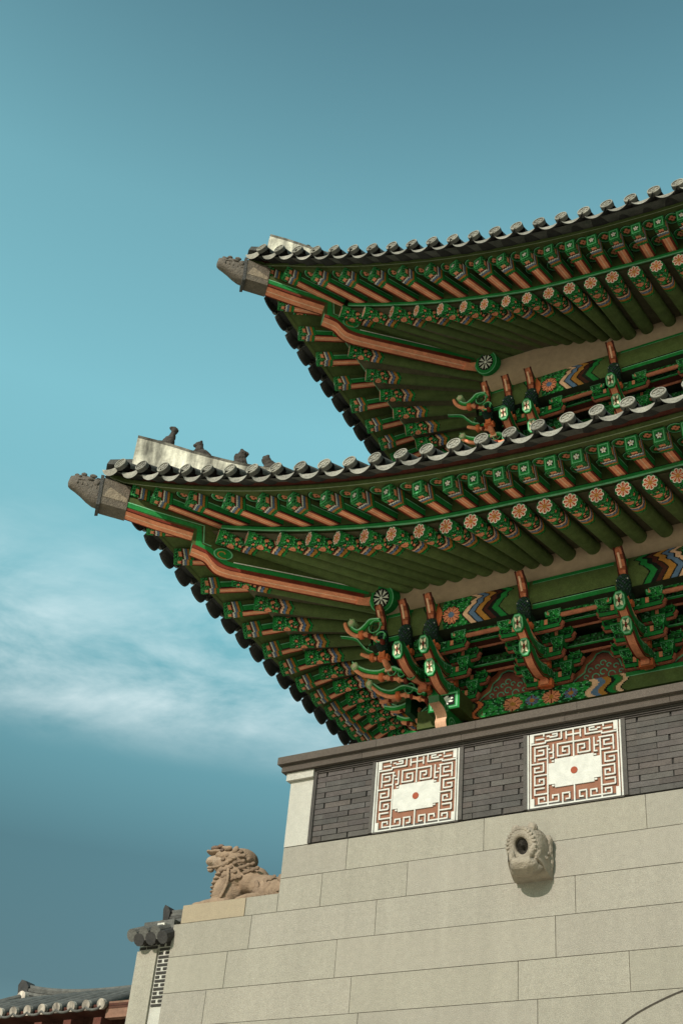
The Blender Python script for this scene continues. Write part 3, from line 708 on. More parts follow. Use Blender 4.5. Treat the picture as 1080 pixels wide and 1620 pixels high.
def corner_scrolls(rf, root, dx, dy, dz):
    for k, (y, g, p, rings, tip) in enumerate(SCROLLS):
        mb = MB(); V = lambda q, o=0.0: Vector((q[0]+dx, y+dy+o, q[1]+dz+H))
        gg = ease(g, 5); n = len(gg); rr = [.013+.023*math.sin(math.pi*min(1, (i+2)/(n*.55))*.5)*(1-.45*i/n) for i in range(n)]
        if k == 1: rr = [r*.6 for r in rr]
        mb.tube([V(q) for q in gg], rr, GREEN if k % 2 else LEAF, 10)
        mb.tube([V(q, -.026) for q in [(a, b+.010) for a, b in gg]], [r*.38 for r in rr], (.30, .60, .36), 6)
        pp = ease(p, 5); m = len(pp)
        mb.tube([V(q) for q in pp], [.012+.016*math.sin(math.pi*(.25+.7*i/m)) for i in range(m)], PINK, 8)
        for i in range(m//2, m, 3): mb.box(tuple(V(pp[i])), (.022, .030, .026), RED if i % 2 else PINK)
        if m > 14: mb.box(tuple(V(pp[m//2])), (.030, .035, .045), ORANGE)
        for c, r in rings:
            mb.tube([V((c[0]+(r-.0012*i)*math.cos(i*.42), c[1]+(r-.0012*i)*1.05*math.sin(i*.42)), -.01) for i in range(17)], .011, LEAF, 8)
            mb.tube([V((c[0]+(r-.0012*i)*math.cos(i*.42), c[1]+(r-.0012*i)*1.05*math.sin(i*.42)), -.022) for i in range(17)], .006, MINT, 6)
            if r > .055: mb.tube([V((c[0]+r*.45*math.cos(i*.6), c[1]+r*.45*math.sin(i*.6)), -.008) for i in range(9)], .010, DGREEN, 6)
        if tip:
            mb.tube([V(tip, -.05), V(tip, .05)], .055, (.30, .42, .20), 6); mb.tube([V(tip, -.056), V(tip, .04)], .034, (.62, .5, .33), 6)
        mb.build('scroll_arm', PAINT, root, True)

def beam_paint(x, z, h0):
    """x from the corner crossing towards the middle, z 0..1 up the beam"""
    col = np.empty(x.shape+(3,)); col[:] = OLIVE
    col[(z > .87)] = GREEN; col[(z > .845) & (z <= .87)] = MINT; col[(z < .15)] = GREEN; col[(z >= .15) & (z < .175)] = MINT; col[(z >= .175) & (z < .2)] = BLACK
    def orn(xs, m):
        d = (x-xs)*m
        wv = d+.04*np.cos(z*2*math.pi*1.0)
        k = (d > .32) & (d < 1.95); col[k] = OLIVE
        col[(wv > .50) & (wv < .52)] = BLACK; col[(wv > .52) & (wv < .56)] = GREEN; col[(wv > .62) & (wv < .635)] = BLACK; col[(wv > .635) & (wv < .72)] = ORANGE; col[(wv > .72) & (wv < .735)] = BLACK
        k = (d > .76) & (d < 1.14); s = scroll(x, z*h0, 38.); col[k] = s[k]
        for zc, dc, rr in ((.42, .88, .12),):
            q = np.hypot((d-dc), (z-zc)*h0); th = np.arctan2((z-zc)*h0, d-dc); rad = rr*(.8+.2*np.abs(np.cos(5*th)))
            col[q < rad+.012] = BLACK; col[q < rad] = PINK; col[(q < rad) & (np.abs(np.sin(5*th)) < .3)] = RED; col[q < .04] = BLUE
        zig = d-.17*np.abs(((z*1.0+.15) % 1.0)-.5)*2+.09+.02*np.cos(z*25)*(z > .55)
        for lo, hi, cc in ((1.10, 1.12, BLACK), (1.12, 1.19, LPINK), (1.19, 1.21, BLACK), (1.21, 1.28, BLUE), (1.28, 1.30, BLACK), (1.30, 1.38, OCHRE), (1.38, 1.40, BLACK), (1.40, 1.46, DRED), (1.46, 1.52, BLACK), (1.52, 1.60, GREEN), (1.6, 1.62, BLACK)):
            col[(zig > lo) & (zig < hi)] = cc
    orn(.25, 1); orn(5.18, -1)
    d2 = x-2*5.18
    orn(5.18, 1); 
    k = np.abs(x-5.2) < .3; col[k] = OLIVE
    return col

def build_frame(rf, root, tend):
    """purlin, plaster, plate, wall and bracket sets of one storey"""
    dx, dy, dz = rf.T[0]+10.162, rf.T[1]+2.0, rf.dz
    zb, zt = 8.20+dz, 8.62+dz; zp = 7.54+dz
    COL = 3.47                                      # column plane, from the eave corner
    for side in (0, 1):
        q = lambda t, U, z: rf.pt(side, t, U, z)
        mb = MB(); te = tend[side]
        xs = np.linspace(PURL+.02, te, 760 if side == 0 else 120); zs = np.linspace(0, 1, 61)
        X, Zc = np.meshgrid((xs[:-1]+xs[1:])/2-PURL, (zs[:-1]+zs[1:])/2, indexing='ij')
        mb.grid([[q(x, PURL-.02-.05*math.sin(math.pi*z), zb+(zt-zb)*z) for z in zs] for x in xs], beam_paint(X, Zc, .42))
        mb.quad(q(PURL+.02, PURL-.02, zb), q(te, PURL-.02, zb), q(te, PURL+.25, zb), q(PURL+.02, PURL+.25, zb), OLIVE2)
        mb.quad(q(PURL+.02, PURL-.02, zt), q(te, PURL-.02, zt), q(te, PURL+.25, zt), q(PURL+.02, PURL+.25, zt), OLIVE2)
        mb.quad(q(PURL+.02, PURL-.02, zb), q(PURL+.02, PURL+.25, zb), q(PURL+.02, PURL+.25, zt), q(PURL+.02, PURL-.02, zt), OLIVE2)
        mb.build('purlin', PAINT, root)
        mb = MB(); ts = np.linspace(PURL+.04, te, 24)
        mb.grid([[q(t, PURL+.04, zt-.02), q(t, PURL+.02, zt+.25), q(t, PURL+.0, zt+.60)] for t in ts], PLASTER)
        mb.build('plaster_band', CLAY, root)
        # lines of tie beams over the arms
        mb = MB()
        for (o, z, hh) in ((.60, .56, .10), (.32, .37, .14), (.02, .50, .5)):
            U = COL-o
            es = np.linspace(U, te, int((te-U)/.022)); zs = np.linspace(0, 1, 8); X, Zc = np.meshgrid((es[:-1]+es[1:])/2, (zs[:-1]+zs[1:])/2*hh, indexing='ij')
            mb.grid([[q(x_, U-.05, zp+z+hh*b_) for b_ in zs] for x_ in es], np.clip(scroll(X, Zc, 60.)*.35, 0, .2))
            mb.quad(q(U, U-.05, zp+z), q(te, U-.05, zp+z), q(te, U+.06, zp+z), q(U, U+.06, zp+z), DRED)
            mb.quad(q(U, U-.053, zp+z), q(te, U-.053, zp+z), q(te, U-.053, zp+z+.022), q(U, U-.053, zp+z+.022), GREEN)
            mb.quad(q(U, U-.054, zp+z+.022), q(te, U-.054, zp+z+.022), q(te, U-.054, zp+z+.030), q(U, U-.054, zp+z+.030), MINT)
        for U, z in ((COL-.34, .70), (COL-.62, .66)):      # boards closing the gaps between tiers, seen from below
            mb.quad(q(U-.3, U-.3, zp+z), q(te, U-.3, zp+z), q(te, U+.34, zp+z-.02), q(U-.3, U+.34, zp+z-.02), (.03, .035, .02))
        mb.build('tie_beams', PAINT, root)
        # plate on the columns, lintel below, wall
        mb = MB()
        a0 = COL-.55
        for (z0, z1, o, cc) in ((-.23, 0, .20, OLIVE), (-.75, -.23, .13, OLIVE), (-6.2, -.75, .0, DRED)):
            U = COL-o; s0 = U if z0 < -.3 else a0
            nx = 420 if z0 > -.8 else 2
            xs = np.linspace(s0, te, nx); zs = np.linspace(0, 1, 25 if nx > 2 else 2)
            X, Zc = np.meshgrid((xs[:-1]+xs[1:])/2-COL, (zs[:-1]+zs[1:])/2, indexing='ij'); col = np.empty(X.shape+(3,)); col[:] = cc
            if nx > 2:
                sc_ = scroll(X, Zc*.3, 30.); k = (X > .35) & (X < 1.75); col[k] = sc_[k]
                for xc, rr, c1 in ((.75, .13, PINK), (1.25, .12, PINK), (1.0, .09, BLUE), (1.5, .09, BLUE)):
                    d = np.hypot(X-xc, (Zc-.45)*.3); th = np.arctan2((Zc-.45)*.3, X-xc); kk = d < rr*(.8+.2*np.abs(np.cos(4*th))); col[kk] = c1; col[kk & (np.abs(np.sin(4*th)) < .3)] = RED; col[d < .035] = OCHRE
                wv = X+.05*np.sin(Zc*6.3)
                for lo, hi, c1 in ((.2, .24, BLACK), (.24, .30, ORANGE), (.3, .32, BLACK), (.34, .37, GREEN), (1.72, 1.80, LPINK), (1.80, 1.88, BLUE), (1.88, 1.96, OCHRE), (1.96, 2.0, BLACK), (2.0, 2.07, GREEN), (2.10, 2.16, LPINK), (2.16, 2.18, BLACK)): col[(wv > lo) & (wv < hi)] = c1
                k = (X > 2.18); col[k & (Zc > .80)] = GREEN; col[k & (Zc > .76) & (Zc <= .80)] = MINT
            mb.grid([[q(x, U, zp+z0+(z1-z0)*z) for z in zs] for x in xs], col)
            mb.quad(q(s0, U, zp+z0), q(te, U, zp+z0), q(te, U+.3, zp+z0), q(s0, U+.3, zp+z0), OLIVE2)
            mb.quad(q(s0, U, zp+z1), q(te, U, zp+z1), q(te, U+.3, zp+z1), q(s0, U+.3, zp+z1), OLIVE2)
        mb.build('plate_beam', PAINT, root)
        # framed end of the plate crossing at the corner
        mb = MB()
        fr = (lambda a, b, w: q(COL+a, COL-.55-w, zp-.115+b))
        mb.prism([(-.21, -.12), (.21, -.12), (.21, .12), (-.21, .12)], 0, -.7, fr, GREEN, OLIVE2)
        def rect(a, b, w, cc): mb.poly([fr(-a, -b, w), fr(a, -b, w), fr(a, b, w), fr(-a, b, w)], cc)
        rect(.205, .115, .004, GREEN); rect(.185, .098, .007, MINT); rect(.165, .085, .009, GREEN); rect(.15, .072, .011, BLACK)
        for k in range(8):
            a = k*math.pi/4+.39; ca, sa = math.cos(a), math.sin(a); e = Vector((ca*.135, sa*.064)); n_ = Vector((-sa*.03, ca*.016))
            mb.poly([fr(0, 0, .013), fr(e.x*.5+n_.x, e.y*.5+n_.y, .013), fr(e.x+n_.x*.6, e.y+n_.y*.6, .013), fr(e.x-n_.x*.6, e.y-n_.y*.6, .013), fr(e.x*.5-n_.x, e.y*.5-n_.y, .013)], WHITE)
        mb.build('plate_end', PAINT, root)
        # bracket sets
        rot = Matrix.Identity(4) if side == 0 else Matrix.Rotation(-math.pi/2, 4, 'Z')
        bay = 1.24
        for t, nb, ar in ((COL, 2, True), (COL-.36, 1, False), (COL-.70, 0, False)):
            if side == 0 or ar: build_bracket(root, Matrix.Translation(q(t, COL, zp)) @ rot, nb if side == 0 else 0, ar, side == 0)
        k = 1
        while COL+bay*k < te-.3:
            build_bracket(root, Matrix.Translation(q(COL+bay*k, COL, zp)) @ rot, 2, True); k += 1
        # flowing scroll arms of the corner, seen in profile against the sky side
        if side == 0: corner_scrolls(rf, root, dx, dy, dz)
        # lower winged arm at the corner column
        mb = MB(); f2 = (lambda a, b, w: q(COL+w, COL-a, zp+b)); w = .07
        lo = ease([(.0, -.62), (.35, -.60), (.55, -.52), (.62, -.42), (.60, -.34), (.68, -.27), (.80, -.25)], 4); hi_ = ease([(.82, -.17), (.70, -.15), (.5, -.22), (.0, -.22)], 3)
        mb.prism(lo+hi_, -w, w, f2, GREEN, DGREEN)
        mb.grid([[f2(a+.004, b-.004, -w*1.05), f2(a+.004, b-.004, w*1.05)] for a, b in lo], LPINK)
        for wz in (w+.003, -w-.003):
            for a, b, r in ((.45, -.40, .09), (.45, -.40, .045), (.62, -.25, .04), (.22, -.42, .09)): mb.strip([(a+r*math.cos(x), b+r*math.sin(x)) for x in np.linspace(0, 2*math.pi, 17)[:-1]], .016, wz, f2, MINT, closed=True)
        mb.build('winged_arm', PAINT, root)
        # long rounded red undersides of the ties between the sets, with carved green brackets at their ends
        k = 0
        while COL+bay*(k+1) < te+.2:
            xc = COL+bay*(k+.5); mb = MB()
            for (o, z, hf) in ((.77, .60, .30), (.50, .585, .20), (.24, .38, .22)):
                U = COL-o
                mb.tube([q(xc-hf-.03, U, zp+z+.03), q(xc-hf, U, zp+z), q(xc+hf, U, zp+z), q(xc+hf+.03, U, zp+z+.03)], .030, (.50, .17, .10), 8)
                es = np.linspace(-hf-.03, hf+.03, 30); zs = np.linspace(.02, .10, 6); X, Zc = np.meshgrid((es[:-1]+es[1:])/2, (zs[:-1]+zs[1:])/2, indexing='ij')
                mb.grid([[q(xc+a, U-.02, zp+z+b_) for b_ in zs] for a in es], scroll(X, Zc, 110.)*.6)
                for sx in (-1, 1):
                    f3 = (lambda a, b, w: q(xc+sx*(hf+.07)+a, U-.045+w, zp+z+b))
                    mb.strip([(.035*math.cos(x)*sx, .05+.04*math.sin(x)) for x in np.linspace(-1.5, 3.4, 11)], .016, 0, f3, MINT)
                    mb.prism([(-.04, -.02), (.04, -.02), (.055, .05), (.045, .11), (-.045, .11), (-.055, .05)], .004, .05, f3, GREEN, DGREEN)
                    mb.poly([f3(-.012, .0, -.003), f3(.012, .0, -.003), f3(.012, .07, -.003), f3(-.012, .07, -.003)], PINK)
            mb.build('tie_underside', PAINT, root); k += 1
        # painted wall panels between the sets
        nb = int((te-COL)/bay)
        for k in range(nb):
            xc = COL+bay*(k+.5); mb = MB(); fr = (lambda a, b, w: q(xc+a, COL-.055-w, zp+b))
            def arch(sc, zo=0.0): return [(-.52*sc, 0), (-.50*sc, .10*sc), (-.42*sc, .17*sc), (-.30*sc, .24*sc), (-.26*sc, .36*sc), (-.16*sc, .43*sc), (-.10*sc, .52*sc), (0, .55*sc), (.10*sc, .52*sc), (.16*sc, .43*sc), (.26*sc, .36*sc), (.30*sc, .24*sc), (.42*sc, .17*sc), (.50*sc, .10*sc), (.52*sc, 0)]
            mb.quad(fr(-.62, -.0, 0), fr(.62, -.0, 0), fr(.62, .6, 0), fr(-.62, .6, 0), (.06, .05, .03))
            mb.poly([fr(a, b, .004) for a, b in arch(1.0)], (.52, .15, .075)); mb.strip(arch(1.0), .014, .006, fr, BLACK)
            mb.poly([fr(a, b, .008) for a, b in arch(.80)], BLACK); mb.strip(arch(.78), .022, .011, fr, MINT); mb.poly([fr(a, b, .010) for a, b in arch(.74)], (.22, .07, .05))
            for (a, b, r) in ((-.16, .20, .035), (-.07, .23, .03), (.07, .23, .03), (.16, .20, .035), (0, .27, .04), (-.22, .12, .03), (.22, .12, .03), (0, .15, .05), (-.1, .1, .05), (.1, .1, .05)):
                mb.strip([(a+r*math.cos(x)*(1-.08*x), b+r*math.sin(x)*(1-.08*x)) for x in np.linspace(0, 5.2, 14)], .013, .013, fr, (.10, .40, .26))
            for a, cc in ((-.30, BLUE), (-.18, OCHRE), (.2, BLUE), (.3, LPINK)): mb.poly([fr(a-.05, .0, .015), fr(a+.03, .0, .015), fr(a+.08, .07, .015), fr(a, .07, .015)], cc)
            mb.build('painted_panel', PAINT, root)

# ------------------------------------------------------------------ the gate pavilion
gate = thing('gate_pavilion', 'two-storey painted wooden gate pavilion with upswept tiled eaves above the stone wall', 'gate pavilion')
build_eave(LOW, gate, (9.4, 6.6))
RTL = build_hip(LOW, gate)
build_frame(LOW, gate, (10.5, 7.6))
build_eave(UPP, gate, (9.4, 4.6))
RTU = build_hip(UPP, gate)
build_frame(UPP, gate, (10.5, 6.0))

# ------------------------------------------------------------------ figures on the hip ridges
def ridge_pos(rf, s, rt): f = hip_frame(rf); return f(s, rt(s)+.01, 0)
def figure(rf, rt, s, kind, label, sc=1.0):
    p = ridge_pos(rf, s, rt); E = []
    def e(x, y, z, a, b, c): E.append(((x*sc, y*sc, z*sc), (a*sc, b*sc, c*sc)))
    if kind == 'seated':       # robed figure leaning back, slender neck
        e(-.05, 0, .05, .12, .07, .06); e(.0, 0, .10, .075, .06, .10); e(.03, 0, .20, .042, .04, .08); e(.045, 0, .285, .045, .042, .05); e(.02, 0, .32, .05, .045, .02); e(-.12, 0, .03, .05, .06, .03)
    elif kind == 'crouch':     # crouching beast looking back
        e(.02, 0, .08, .10, .07, .075); e(-.03, 0, .15, .06, .06, .08); e(-.045, 0, .235, .06, .055, .05); e(-.10, 0, .22, .03, .03, .025); e(-.02, 0, .28, .022, .04, .03); e(.10, 0, .05, .05, .05, .05); e(-.08, .03, .07, .03, .03, .07); e(-.08, -.03, .07, .03, .03, .07)
    elif kind == 'squat':
        e(0, 0, .07, .10, .08, .07); e(.0, 0, .15, .07, .07, .07); e(.02, 0, .23, .06, .06, .055); e(.07, 0, .24, .03, .03, .03); e(-.06, .0, .17, .03, .05, .06); e(.0, 0, .29, .03, .03, .025); e(.06, -.03, .08, .03, .03, .07)
    else:
        e(.03, 0, .07, .11, .07, .07); e(.0, 0, .14, .07, .06, .06); e(-.04, 0, .19, .065, .06, .055); e(-.07, 0, .24, .03, .03, .025); e(-.03, .0, .25, .03, .045, .03); e(.11, 0, .04, .05, .05, .04); e(.07, 0, .12, .06, .05, .04)
    o = blob('ridge_figure', E, .011*sc, BRONZE, (.055, .045, .038), None, disp=(.02*sc, .035), smooth=2)
    o.location = p; o.rotation_euler = (0, 0, math.radians(32))
    tag(o, label, 'roof figure', 'small figures on the hip ridges'); return o
figure(LOW, RTL, .46, 'seated', 'slender seated dark figure, outermost on the white ridge of the lower roof', 1.12)
figure(LOW, RTL, .78, 'crouch', 'dark crouching figure, second from the tip of the lower white ridge', 1.0)
figure(LOW, RTL, 1.16, 'squat', 'dark squatting figure, third from the tip of the lower white ridge', 1.05)
figure(LOW, RTL, 1.44, 'curled', 'dark curled figure, innermost of four on the lower white ridge', 1.1)
figure(UPP, RTU, .58, 'squat', 'dark lumpy figure on top of the upper white ridge', .55)
figure(UPP, RTU, .92, 'crouch', 'dark figure at the low inner end of the upper white ridge', .6)

# ------------------------------------------------------------------ the stone base
XL = -8.165; XLL = -9.58; XR = 5.0
rows = [(5.41, 5.054), (5.054, 4.679), (4.679, 4.304), (4.304, 3.905), (3.905, 3.535)]
while rows[-1][1] > -1.6: rows.append((rows[-1][1], max(-1.6, rows[-1][1]-.375)))
joints = {0: [XL, -7.32, -5.67, -3.93], 1: [XL, -7.61, -6.55, -3.3], 2: [XLL, -8.49, -6.90, -4.68], 3: [XLL, -8.76, -7.35, -4.89], 4: [XLL, -8.98, -7.14, -5.28, -4.17], 5: [-10.07, -7.03, -5.08]}
wall = thing('stone_wall', 'tall pale granite block wall carrying the gate', 'wall')
mb = MB(); g_ = .003
GR = np.array((.318, .286, .235))
def block(mb, x0, x1, z0, z1, tint=1.0, y0=0.0):
    c = tuple(GR*tint*(1+R.uniform(-.04, .04))*np.array((1, 1+R.uniform(-.006, .006), 1+R.uniform(-.015, .015))))
    mb.box(((x0+x1)/2, y0+.25+R.uniform(0, .002), (z0+z1)/2+H), ((x1-x0)/2-g_, .25, (z1-z0)/2-g_), c)
for i, (zt_, zb_) in enumerate(rows):
    js = list(joints.get(i, [-10.07]))
    if i > 5:
        js = [-10.07, -10.07+.9+R.uniform(0, .5)]
        while js[-1] < -5: js.append(js[-1]+R.uniform(1.2, 1.8))
    while js[-1] < XR: js.append(js[-1]+R.uniform(1.2, 1.75))
    for a, b in zip(js[:-1], js[1:]): block(mb, a, b, zb_, zt_)
mb.build('block_face', STONE, wall)
mb = MB(); MORT = (.13, .095, .06)
mb.box(((XL+XR)/2, 2.2, (5.40-1.6)/2+H), ((XR-XL)/2-.02, 2.19, (5.40+1.6)/2-.01), MORT)
mb.box(((-10.05+XL)/2, .55, (3.52-1.6)/2+H), ((XL+10.05)/2-.03, .53, (3.52+1.6)/2-.01), MORT)
mb.box(((XLL+XL)/2, .55, 4.10+H), ((XL-XLL)/2-.01, .53, .56), MORT)
mb.build('wall_core', STONE, wall)
# side face of the gate base
mb = MB()
for i, (zt_, zb_) in enumerate(rows):
    y = .5
    while y < 4.3:
        y2 = min(4.35, y+R.uniform(1.1, 1.7)); c = tuple(GR*(1+R.uniform(-.05, .05)))
        mb.box((XL+.1, (y+y2)/2, (zt_+zb_)/2+H), (.1, (y2-y)/2-g_, (zt_-zb_)/2-g_), c); y = y2
mb.build('side_blocks', STONE, wall)
mb = MB(); arc = [(-3.35+2.6*math.cos(a)*-1, 2.75+.9*math.sin(a)) for a in np.linspace(.05, 1.6, 24)]
fr = lambda a, b, w: Vector((a, w, b+H))
pts = ease([(-4.32, 3.22), (-4.16, 3.325), (-3.95, 3.42), (-3.69, 3.51), (-3.3, 3.60), (-2.8, 3.65), (-2.2, 3.66)], 5)
mb.strip(pts, .016, -.003, fr, (.06, .05, .04))
mb.build('arch_joint', STONE, wall)
# stepped end: pale block under the beast and the short course beside it
mb = MB()
c2 = (.35, .28, .195)
mb.box(((-9.48-8.60)/2, .36, (4.679+4.89)/2+H), (.44-.002, .36, .1055-.002), c2)
mb.build('plinth_block', STONE, wall)
mb = MB(); block(mb, -8.596, XL, 4.679, 4.89, .98); mb.box(((-8.596+XL)/2, .6, (4.679+4.885)/2+H), ((XL+8.596)/2-.002, .1, .1), tuple(GR)); mb.build('ledge_block', STONE, wall)

# ------------------------------------------------------------------ parapet of grey brick with two lattice panels
par = thing('parapet_wall', 'grey brick parapet with stone coping and two white lattice panels', 'parapet')
mb = MB(); BK = np.array((.080, .070, .064)); x0, x1, zb_, zt_ = -7.815, XR, 5.425, 6.265
PX = [(-7.035, -5.945), (-5.195, -4.115)]
rowh = (zt_-zb_)/13
spans = [(x0, PX[0][0]), (PX[0][1], PX[1][0]), (PX[1][1], XR)]
for (sa, sb) in spans:
    for r in range(13):
        x = sa-(.0 if r % 2 else .20)
        while x < sb:
            a, b = max(x, sa), min(x+.335, sb)
            if b-a > .02:
                c = BK*(1+R.uniform(-.22, .22))*np.array((1+R.uniform(-.03, .08), 1, 1+R.uniform(-.03, .03))); zc = zb_+rowh*(r+.5)
                mb.box(((a+b)/2, .10+R.uniform(0, .006), zc+H), ((b-a)/2-.003, .10, rowh/2-.0035), tuple(c))
            x += .335+R.uniform(-.01, .02)
mb.build('brickwork', BRICK, par)
mb = MB(); DK = (.03, .026, .023)
mb.box(((x0+XR)/2, .32, (zb_+zt_)/2+H), ((XR-x0)/2-.01, .30, (zt_-zb_)/2), DK)
mb.build('brick_core', BRICK, par)
mb = MB()
for a in (x0, ): mb.box((a-.004, .05, (zb_+zt_)/2+H), (.022, .07, (zt_-zb_)/2+.01), (.06, .052, .047))
for (a, b) in PX:
    for x in (a, b): mb.box((x, .05, (zb_+zt_)/2+H), (.022, .07, (zt_-zb_)/2), (.085, .074, .066))
    mb.box(((a+b)/2, .05, zb_+.012+H), ((b-a)/2-.022, .065, .024), (.085, .074, .066))
mb.build('brick_border', BRICK, par)
CP = np.array((.105, .084, .07))
mb = MB(); x = -8.30
while x < XR:
    x2 = x+1.25+R.uniform(-.1, .1); c = tuple(CP*(1+R.uniform(-.1, .1)))
    mb.box(((x+x2)/2, .33, 6.44+H), ((x2-x)/2-.002, .46, .045), c); x = x2
x = -8.26
while x < XR:
    x2 = x+1.15+R.uniform(-.1, .1); c = tuple(CP*.95*(1+R.uniform(-.1, .1)))
    mb.box(((x+x2)/2, .33, 6.352+H), ((x2-x)/2-.002, .415, .0415), c); x = x2
mb.build('coping', STONE, par)
mb = MB()
for k, (dz_, pr) in enumerate(((0, .050), (.017, .036), (.034, .022))):
    mb.box(((x0+XR)/2, .33, 6.300-dz_-.006+H), ((XR-x0)/2, .32+pr, .0062), (.06, .05, .044))
mb.build('coping_fillets', BRICK, par)
mb = MB(); WS = (.47, .44, .385)
mb.box(((XL-7.845)/2, .3, (5.415+6.21)/2+H), ((-7.845-XL)/2, .30, (6.21-5.415)/2-.002), WS)
mb.build('corner_post', STONE, par)
mb = MB(); mb.box(((XL-7.845)/2-.015, .28, 6.258+H), ((-7.845-XL)/2+.025, .325, .046), WS); mb.build('post_cap', STONE, par)
# lattice panels
CLY = (.225, .092, .052); WH = (.53, .51, .465)
HALF = [[(0, 3.8), (5.6, 3.8), (5.6, 3.1), (11.6, 3.1), (11.6, .5)], [(2.2, 2.1), (5.0, 2.1)], [(5.0, .3), (5.0, 1.0)], [(7.4, 1.9), (10, 1.9), (10, .9), (8.4, .9)], [(6.3, 1.4), (7.0, 1.4)],
        [(13.4, .9), (13.4, 3.4)], [(13.4, 2.2), (16, 2.2)], [(6.6, 5.2), (1.6, 5.2), (1.6, 10.4)], [(3.1, 6.6), (4.9, 6.6), (4.9, 8.4), (1.6, 8.4)], [(3.0, 10.0), (6.3, 10.0)],
        [(8.5, 5.0), (8.5, 10.2)], [(6.3, 6.6), (7.2, 6.6)], [(7.2, 8.0), (8.5, 8.0)], [(7.6, 10.2), (8.5, 10.2)], [(15.9, 5.1), (10.1, 5.1), (10.1, 9.8), (14.4, 9.8), (14.4, 6.7), (12.0, 6.7), (12.0, 8.3), (12.9, 8.3)],
        [(0, 11.6), (4.8, 11.6), (4.8, 14.8), (1.5, 14.8), (1.5, 13.2), (3.2, 13.2)], [(6.3, 16.2), (1.5, 16.2), (1.5, 19.8), (4.9, 19.8), (4.9, 17.8), (3.2, 17.8), (3.2, 18.5)],
        [(4.9, 21.2), (1.5, 21.2), (1.5, 23.4), (6.3, 23.4)], [(6.3, 26.8), (2.9, 26.8), (2.9, 24.8), (5.0, 24.8), (5.0, 25.6)], [(6.3, 26.8), (10.2, 26.8), (10.2, 24.4), (8.1, 24.4), (8.1, 25.4)], [(11.7, 28), (11.7, 24.2), (14.2, 24.2), (14.2, 26.4), (13.0, 26.4)],
        [(6.3, 5.6), (6.3, 28)]]
for pi, (xa, xb) in enumerate(PX):
    W_ = xb-xa-.05; un = W_/34.4; hh = .845
    X0 = xa+.025+1.2*un; vn = (hh-.03)/28.0; ztop = 6.262
    pan = MB(); pan.box(((xa+xb)/2, .075, ztop-hh/2+.004+H), (W_/2, .075, hh/2-.012), CLY)
    p_ = pan.build('lattice_panel', CLAY, par)
    p_['label'] = 'square white fret panel nearer the wall corner' if pi == 0 else 'square white fret panel above the stone spout'
    mb = MB(); yo = -.018
    def bar(ax, ay, bx, by, wd=.50, col=WH):
        a0, a1, b0, b1 = min(ax, bx), max(ax, bx), min(ay, by), max(ay, by)
        if a1-a0 > b1-b0: a0 -= wd/2; a1 += wd/2; b0 -= wd/2; b1 += wd/2
        else: a0 -= wd/2; a1 += wd/2; b0 -= wd/2; b1 += wd/2
        mb.box((X0+(a0+a1)/2*un, yo/2+R.uniform(-.0015, .0015), ztop-.014-(b0+b1)/2*vn+H), ((a1-a0)/2*un, -yo/2+.002, (b1-b0)/2*vn), tuple(np.array(col)*(1+R.uniform(-.04, .04))))
    for pl in HALF:
        for (a, b), (c, d) in zip(pl[:-1], pl[1:]):
            bar(a, b, c, d); bar(32-a, b, 32-c, d)
    for a, b, c, d in ((0, 0, 32, 0), (0, 28, 32, 28), (0, 0, 0, 28), (32, 0, 32, 28)): bar(a, b, c, d, .5)
    for sx in (.55, 31.45):
        for sy in (1.7, 26.3): mb.box((X0+sx*un, yo/2, ztop-.014-sy*vn+H), (.75*un, -yo/2+.003, 1.55*vn), WH)
    bar(16, 0, 16, 10.6); bar(16, 21.6, 16, 28)
    for sx in (-.95, 32.95): bar(sx, 0, sx, 28, .55)
    mb.build('fret', CLAY, p_)
    mb = MB()
    fr = lambda a, b, w: Vector((X0+a*un, w, ztop-.014-b*vn+H))
    A_, B_, Cc, Dd = 6.3, 25.7, 10.7, 21.5; n_ = 2.6
    pl = [(A_+n_, Cc), (B_-n_, Cc), (B_-n_, Cc+1.4), (B_, Cc+1.4), (B_, Dd-1.4), (B_-n_, Dd-1.4), (B_-n_, Dd), (A_+n_, Dd), (A_+n_, Dd-1.4), (A_, Dd-1.4), (A_, Cc+1.4), (A_+n_, Cc+1.4)]
    mb.prism(pl, .0, -.014, fr, WH, WH)
    for sx, m_ in ((A_, 1), (B_, -1)):
        for zc, q_ in ((Cc, 1), (Dd, -1)):
            mb.box((X0+(sx+m_*(n_-.6))*un, -.010, ztop-.014-(zc+q_*.75)*vn+H), (.45*un, .008, .28*vn), WH)
    mb.build('plaque', CLAY, p_)
    mb = MB(); mb.poly([fr(16+1.25*math.cos(a), 16.1+1.25*math.sin(a)*un/vn, -.019) for a in np.linspace(0, 2*math.pi, 29)[:-1]], (.27, .055, .022))
    aa = np.linspace(0, 2*math.pi, 29)[:-1]; mb.grid([[fr(16+1.25*math.cos(a), 16.1+1.25*math.sin(a)*un/vn, w) for a in aa] for w in (-.019, -.012)], (.27, .055, .022), closed=True)
    mb.build('red_disc', CLAY, p_)

